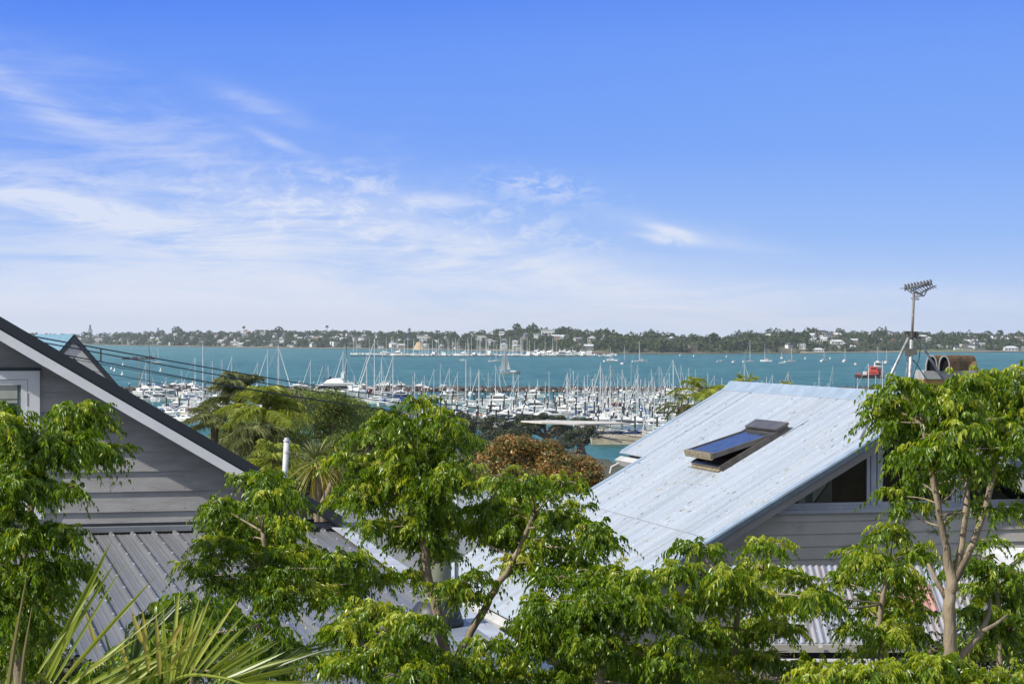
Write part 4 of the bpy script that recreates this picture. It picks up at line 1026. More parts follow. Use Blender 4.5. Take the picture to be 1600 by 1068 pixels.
# ---------------------------------------------------------------- RIGHT HOUSE
def right_house():
    n = -Dv; P0 = at(1300, 793, 30.0); OH = .38
    t = thing('corrugated_roof_house', Vector((P0.x+1, P0.y, 16.5)), 'house with pale blue corrugated iron roof, skylight and glazed weatherboard gable on the right', 'house')
    WP = lambda px, py, off=0.0: onplane(px, py, P0+n*off, n)
    S = lambda p: ((p-P0).dot(Wv), p.z)
    A = WP(1466, 623.5, OH); B = WP(1024, 897, OH)
    u = (B-A).normalized(); v = Dv; nr = u.cross(v); nr = nr if nr.z > 0 else -nr
    RP = lambda px, py: onplane(px, py, A, nr)
    UV = lambda p: ((p-A).dot(u), (p-A).dot(v))
    uv = lambda a, b, h=0: A+u*a+v*b+nr*h
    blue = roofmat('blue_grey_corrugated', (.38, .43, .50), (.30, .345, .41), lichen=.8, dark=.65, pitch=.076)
    uR, vF = UV(RP(1134, 603)); uE, vE = UV(RP(975, 709)); _, vM = UV(RP(963, 742)); uM2, vM2 = UV(RP(918, 769))
    vM = (vM+vM2)/2
    uLap = (UV(RP(932, 792))[0]+UV(RP(1101, 832))[0])/2; uB, _ = UV(RP(735, 935)); _, vL = UV(RP(710, 862))
    vF = (vF+vE)/2
    # sheets: upper part, the far strip ending sooner, and the lower run below the lap
    gap = .02
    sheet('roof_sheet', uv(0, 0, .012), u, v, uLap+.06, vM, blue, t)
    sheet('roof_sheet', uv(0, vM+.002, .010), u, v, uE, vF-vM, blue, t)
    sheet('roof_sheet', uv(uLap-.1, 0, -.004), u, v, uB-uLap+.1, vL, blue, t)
    trimB = mat('blue_grey_flashing', (.33, .41, .49), .4, var=.1, scale=3); dkb = mat('slate_blue_steel', (.085, .12, .16), .4)
    grw = mat('weathered_grey_paint', (.285, .28, .275), .65, var=.1, scale=2, bump=.15, col2=(.24, .235, .22)); white = mat('old_white_paint', (.56, .55, .52), .6, var=.08, scale=2)
    whd = mat('cool_white_paint', (.42, .45, .52), .5, var=.06, scale=3)
    # structure slab under the sheets
    sb = MB(); sb.obox(uv(.05, .06, -.13), u*(uB-.15), v*(vM-.12), nr*.10); sb.build('rafter_deck', grw, t)
    sb = MB(); sb.obox(uv(.05, vM-.06, -.13), u*(uE-.15), v*(vF-vM-.05), nr*.10); sb.obox(uv(uLap, vM-.06, -.13), u*(uB-uLap-.1), v*(vL-vM), nr*.1); sb.build('rafter_deck', grw, t)
    # barge cap along the near rake
    cp = MB(); cp.obox(uv(-.05, -.05, .012), u*(uB+.02), v*.15, nr*.014); cp.obox(uv(-.05, -.055, -.05), u*(uB+.02), v*.02, nr*.062); 
    cp.build('barge_cap', trimB, t)
    fc = MB(); fc.obox(uv(-.05, -.072, -.055), u*(uB+.02), v*.015, nr*.06); fc.build('barge_edge', dkb, t)
    bb = MB(); bb.obox(uv(.1, -.045, -.16), u*(uB-.2), v*.04, nr*.105); bb.build('barge_board', grw, t)
    # caps along the far rakes
    for a_ in ((-.05, vF-.12, .015, uE), (uE, vM-.12, .018, uLap-uE), (uLap, vL-.14, .003, uB-uLap)): MB().obox(uv(*a_[:3]), u*a_[3], v*.16, nr*.014).build('barge_cap', trimB, t)
    # ridge: rounded capping
    A2 = -Wv*math.cos(0)*0
    u2 = Vector((0, 0, 0)); rr = WP(1581, 714, OH); u2 = (rr-A).normalized(); nr2 = u2.cross(v); nr2 = nr2 if nr2.z > 0 else -nr2
    rc = MB(); prof = [A+u*.20+nr*.022, A+u*.10+nr*.045, A+nr*.03+Zv*.055, A+u2*.10+nr2*.045, A+u2*.26+nr2*.022]
    prof = [p-v*.05 for p in prof]; vs = prof+[p+v*(vF+.1) for p in prof]; vs += [p-Zv*.012 for p in vs]
    k = 5; rc.add(vs, [(i, i+1, k+i+1, k+i) for i in range(4)]+[(2*k+i, 3*k+i, 3*k+i+1, 2*k+i+1) for i in range(4)]); rc.build('ridge_cap', trimB, t, False)
    # other slope
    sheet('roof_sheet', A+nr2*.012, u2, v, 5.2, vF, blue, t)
    sb = MB(); sb.obox(A+u2*.05+v*.06-nr2*.13, u2*5.1, v*(vF-.12), nr2*.10); sb.build('rafter_deck', grw, t)
    cp = MB(); cp.obox(A-v*.055-nr2*.10, u2*5.2, v*.02, nr2*.115); cp.obox(A-v*.05+nr2*.012, u2*5.2, v*.15, nr2*.014); cp.build('barge_cap', trimB, t)
    bb = MB(); bb.obox(A+u2*.1-v*.045-nr2*.30, u2*5.0, v*.04, nr2*.215); bb.build('barge_board', white, t)
    fc = MB(); fc.obox(A-v*.072-nr2*.085, u2*5.2, v*.015, nr2*.085); fc.build('barge_edge', dkb, t)
    # eave gutters
    g = MB(); g.obox(uv(uE, vM+.05, -.16), u*.13, v*(vF-vM-.03), nr*.11); g.build('gutter', white, t)
    g = MB(); p = uv(uE+.13, vF-.12, -.12); g.tube([p, p-Wv*.13-Zv*.06, p-Wv*.155-Zv*.17], .022, 8); g.build('downpipe', white, t)
    g = MB(); g.obox(uv(uB, -.06, -.16), u*.14, v*(vL+.08), nr*.12); g.build('gutter', white, t)
    g = MB(); g.obox(uv(uB-.1, 0, -.42), u*.03, v*vL, Zv*.26); g.build('fascia', white, t)
    # end walls and the gable wall
    wallm = mat('stained_weatherboard', (.52, .50, .46), .7, var=.08, scale=1.0, bump=.15)
    tt = NT(wallm.node_tree); Pq = tt.add('ShaderNodeTexCoord').outputs['Object']; bs = tt.n['Principled BSDF']
    src = bs.inputs['Base Color'].links[0].from_socket
    grime = tt.m('MULTIPLY', tt.rng(tt.noise(tt.vmap(Pq, (2.2, 2.2, 3.5)), 1.0, 7, .75), .50, .66), tt.rng(tt.noise(tt.vmap(Pq, (.5, .5, 1.2), loc=(2, 0, 1)), 1.0, 2, .5), .42, .6))
    tt.l.new(tt.mix(tt.m('MULTIPLY', grime, .75), src, (.075, .078, .055, 1)), bs.inputs['Base Color'])
    sill = S(WP(1300, 797))[1]; drop = -u.z/u.dot(-Wv) if u.dot(-Wv) != 0 else .6
    sA = S(A)[0]; zr = lambda s: A.z-.20-(sA-s)*abs(u.z/u.dot(Wv)) if s < sA else A.z-.20-(s-sA)*abs(u2.z/u2.dot(Wv))
    sl = S(WP(1075, 860))[0]; sr = sA+4.4
    ex = (S(WP(1300, 813))[1]-S(WP(1300, 871.7))[1])/3
    poly = [(sl, 17), (sr, 17), (sr, sill-.03), (S(WP(1215, 800))[0], sill-.03), (sl, zr(sl))]
    boards(poly, S(WP(1300, 813))[1]-ex*24, ex, P0, Wv, n).build('wall', wallm, t)
    body = MB(); bl = [P0+Wv*s+Zv*(z-P0.z)+Dv*.06 for s, z in [(sl-5.2, 16.5), (sr, 16.5), (sr, sill-.06), (S(WP(1215, 800))[0], sill-.06), (sl-5.2, zr(sl-5.2)-.1)]]
    body.prism(bl, Dv*(vM-1.0)); body.build('side_wall', wallm, t)
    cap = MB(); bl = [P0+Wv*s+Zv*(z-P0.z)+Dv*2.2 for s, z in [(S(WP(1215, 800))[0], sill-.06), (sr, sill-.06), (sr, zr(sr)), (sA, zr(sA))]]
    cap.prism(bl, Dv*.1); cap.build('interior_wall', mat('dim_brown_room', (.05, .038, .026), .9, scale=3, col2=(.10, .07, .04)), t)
    def wb(mb, sa, sb_, za, zb, o0, o1): p = P0+Wv*sa+Zv*(za-P0.z)+n*o0; mb.obox(p, Wv*(sb_-sa), n*(o1-o0), Zv*(zb-za)); return mb
    sx = lambda px: S(WP(px, 780))[0]
    # sill
    q = MB(); wb(q, sx(1212), sx(1640), sill-.03, sill+.02, .0, .09); wb(q, sx(1222), sx(1640), sill+.02, sill+.075, .0, .03); q.build('sill', whd, t)
    # mullions and glazing
    wl = [1225, 1358, 1378, 1490, 1508, 1600]
    def mull(pa, pb, zc=None):
        a, b = sx(pa), sx(pb); mm = MB(); wb(mm, a, (a+b)/2-.008, sill+.075, zr(min(a, b))+.02, .0, .05); wb(mm, (a+b)/2+.008, b, sill+.075, zr(min(a, b))+.02, .0, .05); return mm
    gl = bpy.data.materials.new('old_window_glass'); gl.use_nodes = True; tg = NT(gl.node_tree); tg.n.clear()
    og = tg.add('ShaderNodeOutputMaterial'); gs = tg.add('ShaderNodeBsdfGlossy'); gs.inputs['Roughness'].default_value = .03; tr = tg.add('ShaderNodeBsdfTransparent'); tr.inputs[0].default_value = (.7, .72, .7, 1)
    fr = tg.add('ShaderNodeFresnel'); fr.inputs[0].default_value = 1.5; mx = tg.add('ShaderNodeMixShader'); tg.l.new(tg.m('MULTIPLY', fr.outputs[0], 1.3), mx.inputs[0]); tg.l.new(tr.outputs[0], mx.inputs[1]); tg.l.new(gs.outputs[0], mx.inputs[2]); tg.l.new(mx.outputs[0], og.inputs[0])
    for a, b in [(1229, 1358), (1378, 1490), (1508, 1640)]:
        w1, w2 = sx(a), sx(b); f = MB()
        pl = [(w1, sill+.075), (w2, sill+.075)]
        if w1 < sA < w2: pl += [(w2, zr(w2)), (sA, zr(sA)), (w1, zr(w1))]
        else: pl += [(w2, max(sill+.08, zr(w2))), (w1, max(sill+.08, zr(w1)))]
        pts = [P0+Wv*s+Zv*(z-P0.z)+n*.005 for s, z in pl]
        # frame along the edges
        fm = MB(); wb(fm, w2-.05, w2, sill+.075, max(sill+.2, zr(w2)), .006, .04); wb(fm, w1, w2, sill+.075, sill+.11, .006, .036)
        win = fm.build('window', whd, t)
        f.add(pts, [tuple(range(len(pts)))]); f.build('glass', gl, win)
    mu = mull(1359, 1377); mu.v += []; mu.build('mullion', whd, t)
    mull(1491, 1507).build('mullion', whd, t)
    # pale and grey shapes added behind the first pane to imitate its reflections
    i_ = MB(); ins = lambda px, py: onplane(px, py, P0+Dv*.1, n)
    f_ = lambda L: i_.prism([ins(*p) for p in L], Dv*.04)
    f_([(1248, 790), (1258, 790), (1258, 771), (1248, 777)]); f_([(1270, 786), (1293, 754), (1293, 749), (1270, 763)])
    i_.build('pane_reflection', mat('reflection_white', (.75, .78, .78), .8), t)
    i_ = MB(); f_([(1258, 790), (1269, 790), (1269, 762), (1258, 770)]); f_([(1271, 790), (1296, 790), (1296, 753)]); f_([(1296, 790), (1300, 790), (1300, 745), (1296, 748)]); i_.build('pane_reflection_grey', mat('reflection_grey', (.22, .25, .25), .8), t)
    bt = MB(); wb(bt, sl-.2, sx(1640), S(WP(1300, 897))[1], S(WP(1300, 890))[1], .0, .05); bt.build('base_flashing', mat('navy_flashing', (.03, .04, .09), .5), t)

    # ---- skylight
    c = [UV(RP(*p)) for p in [(1096, 729), (1131, 741), (1226, 675), (1180, 664)]]
    ub = (c[0][0]+c[1][0])/2; ut = (c[2][0]+c[3][0])/2; v0 = (c[1][1]+c[2][1])/2; v1 = (c[0][1]+c[3][1])/2
    sk = thing('skylight', uv((ub+ut)/2, (v0+v1)/2), 'open brown framed roof window tilted out of the pale corrugated roof', 'skylight')
    brn = mat('bronze_aluminium', (.075, .068, .062), .4, var=.15, scale=6, col2=(.12, .11, .10)); lich = mat('lichen_edge', (.36, .31, .2), .9, col2=(.14, .11, .08), scale=30); dk = mat('inner_brown', (.09, .04, .02), .8)
    H = .10; W_ = .055
    f = MB(); f.obox(uv(ut, v0, 0), u*(ub-ut), v*W_, nr*H); f.obox(uv(ut, v1-W_, 0), u*(ub-ut), v*W_, nr*H); f.obox(uv(ub-W_, v0+W_, 0), u*W_, v*(v1-v0-2*W_), nr*(H-.01)); f.obox(uv(ut, v0+W_, 0), u*W_, v*(v1-v0-2*W_), nr*H)
    fr_ = f.build('frame', brn, sk)
    MB().obox(uv(ut+W_, v0+W_, .018), u*(ub-ut-2*W_), v*(v1-v0-2*W_), nr*.01).build('reveal', dk, sk)
    MB().obox(uv(ut-.03, v0-.01, H+.002), u*.22, v*(v1-v0+.02), nr*.035).build('top_cover', brn, sk)
    MB().obox(uv(ub+.002, v0+.05, 0), u*.05, v*(v1-v0-.1), nr*.05).build('bottom_trim', lich, sk)
    # sash pivots a third of the way down: lower edge swings out and the upper edge in
    L = ub-ut-.16; th_ = R(12.5); us = (u*math.cos(th_)+nr*math.sin(th_)); ns = (nr*math.cos(th_)-u*math.sin(th_))
    pv = uv(ut+.2, v0+W_*.7, .015); Wd = v1-v0-W_*1.4; bw = .055
    s_ = MB(); s_.obox(pv, us*L, v*bw, ns*.07); s_.obox(pv+v*(Wd-bw), us*L, v*bw, ns*.07); s_.obox(pv+v*bw, us*bw, v*(Wd-2*bw), ns*.07); s_.obox(pv+us*(L-bw*1.3)+v*bw, us*bw*1.3, v*(Wd-2*bw), ns*.07)
    so = s_.build('sash', brn, sk)
    gm = mat('skylight_glass', (.05, .055, .06), .10, spec=.7, scale=6, var=.3)
    MB().obox(pv+us*bw+v*bw+ns*.045, us*(L-2.3*bw), v*(Wd-2*bw), ns*.012).build('glass', gm, so)
    MB().obox(pv+us*L+v*.03-ns*.02, us*.03, v*(Wd-.06), ns*.1).build('drip_edge', lich, so)

    # ---- roof flashing marks (lap lines beside the skylight)
    lp = MB(); a, b = RP(1223, 683), RP(1264, 658); lp.obox(a+nr*.012, (b-a), v*-.02, nr*.012)
    lp.build('lap_flashing', mat('dark_lap', (.05, .05, .05), .8), t)

    # ---- aerial on its tripod
    an = thing('tv_aerial', uv(.35, .6), 'weathered television aerial on a tall mast with tripod legs above the ridge', 'aerial')
    galv = mat('galvanised_steel', (.42, .44, .44), .45, metal=.4, var=.2, scale=8); rust = mat('weathered_alloy', (.24, .21, .18), .6, var=.3, scale=20, metal=.2)
    base = RP(1419, 655); Dm = base.y; T = lambda px, py, dy=0: at(px, py, Dm+dy)
    MB().tube([base, T(1420.5, 612), T(1425, 520)], .028, 8).build('lower_pole', galv, an, True)
    MB().tube([T(1424.2, 545), T(1428.3, 455)], .017, 8).build('mast', rust, an, True)
    ft = [RP(1344, 689), None]; ft0 = RP(1343, 689)
    MB().tube([ft0, T(1421, 524)], .019, 8).build('leg', galv, an, True)
    MB().tube([T(1482, 605, .9), T(1430, 523)], .019, 8).build('leg', galv, an, True)
    MB().tube([T(1408, 640, 1.6), T(1426, 522)], .019, 8).build('leg', galv, an, True)
    c = MB(); c.tube([T(1425.0, 528), T(1425.4, 518)], .05, 10); c.box(T(1420, 520), (.10, .06, .05)); c.box(T(1430, 520.5), (.08, .06, .05)); c.build('bracket', mat('bracket_dark', (.07, .07, .065), .6), an)
    bx = MB(); bx.box(T(1419, 550), (.09, .06, .10)).box(T(1428.5, 549), (.07, .06, .09)); bx.build('junction_box', mat('box_grey', (.12, .12, .11), .7), an)
    cb = MB(); cb.tube([T(1431, 520), T(1437, 528), T(1438.5, 540), T(1436, 560), T(1428, 585), T(1424, 600)], .006, 5); cb.tube([T(1424, 560), T(1432, 568), T(1445, 588), T(1450, 594)], .008, 5); cb.tube([T(1418, 552), T(1417, 562), T(1420, 566)], .006, 5); cb.build('cable', mat('cable_dark', (.04, .06, .05), .6), an)
    bm = MB(); b0 = T(1411.5, 452, -.6); b1 = T(1456, 443.5, .25); b0 = T(1423, 455, -.2); b1 = T(1452, 441, .5); bm.tube([b0, b1], .016, 6); bm.tube([T(1406, 450.5, -.5), T(1418, 450, -.3)], .006, 4); bm.build('boom', galv, an)
    el = MB(); 
    for i in range(9):
        f0 = i/8; c0 = T(1414+i*4.9, 450.5-i*.95, -.35+i*.1); ln = .16-.004*i
        dd = Vector((.55, .62, -.30)).normalized()
        el.tube([c0-dd*.02, c0+dd*(ln*1.4)], .0055, 5); el.tube([c0+Vector((.0, .0, -.035)), c0+Vector((.0, 0, .06))], .009, 5)
        el.tube([c0+Vector((.03, .02, -.02)), c0+Vector((.02, .02, .05))], .008, 5)
    el.build('dipole_elements', rust, an)
    rf = MB(); 
    for k in range(6): p = T(1432+k*4.2, 460-k*2.4, .1+k*.06); rf.tube([p, p+Vector((.11, .1, .02+.0*k))], .007, 5)
    rf.tube([T(1430, 463, .1), T(1444, 462, .15), T(1448, 455, .2)], .010, 5); rf.tube([T(1428, 455), T(1443, 462, .1)], .012, 6); rf.box(T(1432, 467), (.07, .04, .03)); rf.box(T(1428, 466), (.09, .03, .02)); rf.build('reflector', galv, an)

    # ---- chimney
    ch = thing('chimney', at(1480, 650, 36), 'chimney of yellow brick topped by a pair of arched dark mouthed moss covered cowls', 'chimney')
    Yc = 34.0; C = lambda px, py, dy=0: at(px, py, Yc+dy); yb = mat('yellow_brick', (.50, .33, .10), .85, scale=4, bump=.4, col2=(.36, .22, .08)); cc = mat('grey_cement', (.46, .46, .44), .9, scale=5, col2=(.32, .32, .31)); moss = mat('mossy_terracotta', (.28, .17, .09), .95, scale=8, col2=(.12, .10, .055), bump=.6)
    a = C(1443, 600); b = C(1540, 600); bk = Vector((0, 1.0, 0))
    zb = C(1450, 592).z
    ck = MB(); ck.obox(Vector((a.x, a.y, 19)), Vector((b.x-a.x, .25, 0)), bk*.75, Zv*(zb-19)); ck.build('stack', yb, ch)
    cm = MB(); cm.obox(Vector((a.x+.0, a.y-.03, zb)), Vector((b.x-a.x-.02, .25, 0)), bk*.8, Zv*(C(1450, 579).z-zb)); cm.build('cement_cap', cc, ch)
    zc = C(1450, 579).z; ax_ = Vector((.74, .12, 0)).normalized(); sd_ = Vector((.97, -.25, 0))
    for (pl_, pr_, yt_) in [(1446, 1464.5, 554.5), (1466, 1484, 555)]:
        p = C(pl_, 579); q_ = C(pr_, 579); w_ = (q_.x-p.x)/2; mid = (p+q_)/2; ht = C(pl_, yt_).z-zc
        o = MB(); N = 12; ex_ = Vector((.52, .35, 0)) if pl_ < 1460 else Vector((.50, .33, 0)); vs = []
        for off in (Vector((0, 0, 0)), ex_):
            for rr_ in (1.0, .90):
                for i in range(N+1):
                    aa = math.pi*i/N; cx_ = -math.cos(aa)*w_*rr_; zz = (math.sin(aa)**.75)*ht*(rr_ if rr_ == 1 else .93)
                    vs.append(mid+Vector((cx_, 0, zz))+off)
        K = N+1; fs = []
        for i in range(N): fs += [(i, i+1, K+i+1, K+i), (2*K+i, 3*K+i, 3*K+i+1, 2*K+i+1), (i, 2*K+i, 2*K+i+1, i+1), (K+i, K+i+1, 3*K+i+1, 3*K+i)]
        o.add(vs, fs); cw_ = o.build('cowl', moss, ch)
        rim = MB(); vs = []
        for dy in (-.02, .015):
            for rr_ in (1.02, .88):
                for i in range(N+1):
                    aa = math.pi*i/N; vs.append(mid+Vector((-math.cos(aa)*w_*rr_, dy, (math.sin(aa)**.75)*ht*(rr_ if rr_ > 1 else .91))))
        fs = [];
        for i in range(N): fs += [(i, i+1, K+i+1, K+i), (2*K+i, 3*K+i, 3*K+i+1, 2*K+i+1), (i, 2*K+i, 2*K+i+1, i+1), (K+i, K+i+1, 3*K+i+1, 3*K+i)]
        rim.add(vs, fs); rim.build('rim', cc, cw_)
        bkk = MB(); bkk.prism([mid+ex_*.03+Vector((-math.cos(math.pi*i/N)*w_*.86, 0, (math.sin(math.pi*i/N)**.75)*ht*.9)) for i in range(N+1)], Vector((0, .03, 0))); bkk.build('mouth_shade', mat('mouth_shade_black', (.01, .01, .01), 1), cw_)  # black panel just inside the opening, standing in for the shade of the mouth
    o = MB(); m0 = (C(1490, 579)); vs = []; N = 8
    # the long ridge tile bedded behind the mouths
    for off in (Vector((0, .3, 0)), Vector((.42, .42, 0))):
        for i in range(N+1): aa = math.pi*i/N; vs.append(m0+off+Vector((0, -math.cos(aa)*.17, math.sin(aa)*.19)))
    o.add(vs, [(i, i+1, N+2+i, N+1+i) for i in range(N)]+[tuple(range(N, -1, -1)), tuple(range(N+1, 2*N+2))]); o.build('ridge_tile', moss, ch)

    # ---- small roofs below the gable on the right
    lt = thing('lean_to_roof', at(1330, 1010, 24.6), 'rusty pale corrugated lean-to roof with gutter below the stained weatherboards', 'roof')
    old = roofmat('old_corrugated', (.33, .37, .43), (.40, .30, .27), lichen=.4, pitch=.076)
    E0 = at(1160, 1004, 24.6); E1 = at(1620, 1004, 24.6); up_ = Vector((0.0, 1.0, .44)).normalized()
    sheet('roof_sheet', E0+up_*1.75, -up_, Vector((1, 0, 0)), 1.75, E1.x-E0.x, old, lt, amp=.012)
    g = MB(); g.obox(E0+Vector((0, -.11, -.09)), Vector((E1.x-E0.x, 0, 0)), Vector((0, .11, 0)), Zv*.085); g.build('gutter', mat('gutter_grey', (.34, .33, .29), .6, scale=3), lt)
    g = MB(); g.box(at(1282, 1009, 24.44), (.04, .03, .03)); g.build('gutter_bracket', white, lt)
    fcx = MB(); fcx.obox(E0+Vector((0, .02, -.42)), Vector((E1.x-E0.x, 0, 0)), Vector((0, .06, 0)), Zv*.33); fcx.build('fascia', mat('fascia_dark', (.05, .05, .05), .8), lt)
    pk = MB(); pp = [at(px, 0, 1) for px in ()]
    a = at(1408, 962, 25.3); pw = sheet('rusted_sheet', E0+up_*1.25+Vector((a.x-E0.x, 0, .035)), -up_, Vector((1, 0, 0)), .62, .42, mat('pink_rust', (.50, .27, .25), .8, scale=5, col2=(.40, .20, .17)), lt, amp=.012)
    l2 = thing('lower_lean_to', at(1350, 1035, 24.0), 'lowest pale corrugated roof strip at the bottom edge under the gutter', 'roof')
    T0 = at(1180, 1034, 24.0); T1 = at(1640, 1034, 24.0); dn = Vector((.75, -.62, -.16)).normalized()
    ob = MB(); vdir = Vector((1, 0, 0)); vv = (vdir-dn*vdir.dot(dn)).normalized()
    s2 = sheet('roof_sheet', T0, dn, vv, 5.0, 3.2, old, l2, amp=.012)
    sk_ = vdir.dot(dn)
    for q in s2.data.vertices:
        q.co.x += q.co.y*sk_/math.sqrt(1-sk_*sk_)
    g = MB(); g.obox(T0+Vector((0, -.05, .01)), Vector((T1.x-T0.x, 0, 0)), Vector((0, .12, 0)), Zv*.02); g.build('top_flashing', white, l2)
    MB().obox(T0+Vector((0, .08, -1.4)), Vector((T1.x-T0.x, 0, 0)), Vector((0, .3, 0)), Zv*1.36).build('wall', grw, l2)
    wg = thing('side_awning', at(1590, 893, 28.5), 'white edged strip of roof under the gable at the right edge', 'awning')
    p = at(1556, 900, 28.6); MB().obox(p, Vector((3, .1, 0)), Vector((0, .9, .2)), Zv*.09).build('roof_edge', mat('bright_white_trim', (.72, .72, .72), .5), wg)
right_house()

# ---------------------------------------------------------------- grey roof with the fat vent pipe in the middle
def middle_roof():
    top0, nn, rd, vdir, W_r = LR
    if nn.z < 0: nn = -nn
    def pr(px, py): return onplane(px, py, top0, nn)
    t = thing('roof_edge_strip', pr(757, 978), 'white flashing strip along the sloping right edge of the grey steel roof', 'flashing')
    sk_ = Wv.dot(rd); sk_ = sk_/math.sqrt(1-sk_*sk_)
    P = top0+vdir*W_r+rd*(W_r*sk_)
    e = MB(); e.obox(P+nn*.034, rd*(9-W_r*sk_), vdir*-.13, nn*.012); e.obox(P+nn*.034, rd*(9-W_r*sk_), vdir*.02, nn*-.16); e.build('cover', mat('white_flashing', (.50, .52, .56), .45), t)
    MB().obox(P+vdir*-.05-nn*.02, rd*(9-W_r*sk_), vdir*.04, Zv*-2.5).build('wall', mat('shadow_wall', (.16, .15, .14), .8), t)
    tr = thing('pipe_tray', pr(685, 990), 'flat grey flashing tray on the steel roof around the fat flue pipe', 'flashing')
    q0 = pr(640, 955); a1 = pr(735, 1060); MB().obox(pr(630, 962)+nn*.034, (pr(730, 962)-pr(630, 962)), rd*2.6, nn*.01).build('tray', roofmat('slate_grey_roof', (.25, .285, .34), (.20, .225, .27), lichen=.12, streak=.03), tr)
    # fat vent
    v = thing('flue_pipe', pr(680, 975), 'fat grey-green flue pipe standing on the grey roof behind the centre tree', 'flue pipe')
    b0 = pr(681, 985)+nn*.04; k = b0.y/F
    top = Vector((b0.x, b0.y, CAMZ-(800-HZ)*k))
    MB().tube([b0-Zv*.3, top], 24*k, 24).build('pipe', mat('dull_flue', (.27, .28, .25), .6, col2=(.20, .22, .16), scale=1.2, stretch=(1, 1, .3)), v, True)
    MB().lathe([(44*k, 0), (43*k, .03), (38*k, .10), (30*k, .15), (25*k, .16)], b0+Zv*.0, 24).build('rubber_boot', mat('rubber_boot', (.035, .04, .045), .5), v, True)
    c_ = MB(); c_.tube([top-Zv*.02, top+Zv*.05], 28*k, 24); c_.build('cowl', mat('dull_flue', (.27, .28, .25), .6), v)
    sp = MB(); q = Vector((b0.x+25*k+.03, b0.y+.05, b0.z)); sp.tube([q, Vector((q.x, q.y, top.z+.6))], 3.2*k, 8); sp.build('thin_pipe', mat('pvc_white', (.62, .64, .66), .5), v)
    # timber fence / wall beyond
    fnc = thing('timber_wall', at(820, 1000, 24), 'brown timber wall in deep shade beyond the grey roof edge', 'wall')
    A = at(766, 990, 21.5); B = at(900, 985, 23.0); w = MB()
    for i in range(9): w.obox(Vector((A.x, A.y, A.z-.10-i*.14)), Vector((B.x-A.x, B.y-A.y, 0)), Vector((0, .04+.004*i, 0)), Zv*.132)
    w.build('boards', mat('brown_boards', (.14, .10, .075), .85, scale=6, bump=.3), fnc)
    MB().obox(Vector((A.x-.03, A.y-.02, A.z-.10+.03)), Vector((B.x-A.x, B.y-A.y, 0)), Vector((0, .10, 0)), Zv*.05).build('top_rail', mat('white_flashing', (.58, .6, .63), .5), fnc)
    # house wall glimpsed between the crowns
    hw = thing('clapboard_wall', at(722, 850, 40), 'pale narrow clapboard wall glimpsed between the centre crowns', 'wall')
    P = at(700, 860, 44); poly = [(0, 17), (2.3, 17), (2.3, at(700, 818, 44).z), (0, at(700, 818, 44).z)]
    boards(poly, 17, .12, Vector((P.x, P.y, P.z)), Vector((1, 0, 0)), Vector((0, -1, 0))).build('boards', mat('pale_clapboard', (.36, .36, .37), .7, scale=2), hw)
    MB().box((P.x+1.15, P.y+1.5, 18.3), (2.3, 2.9, 3.2)).build('side_wall', mat('pale_clapboard', (.36, .36, .37), .7), hw)
    # low grey roof behind, beyond the cabbage trees
    rf = thing('distant_flat_roof', at(560, 800, 40), 'flat pale grey roof edge behind the tall centre tree, beside the left eave', 'roof')
    a_ = at(520, 801, 36); MB().obox(Vector((a_.x, a_.y, 17)), Vector((2.6, .3, 0)), Vector((0, 5, 0)), Zv*(a_.z-17)).build('roof_slab', mat('flat_grey', (.34, .36, .38), .7), rf)
middle_roof()

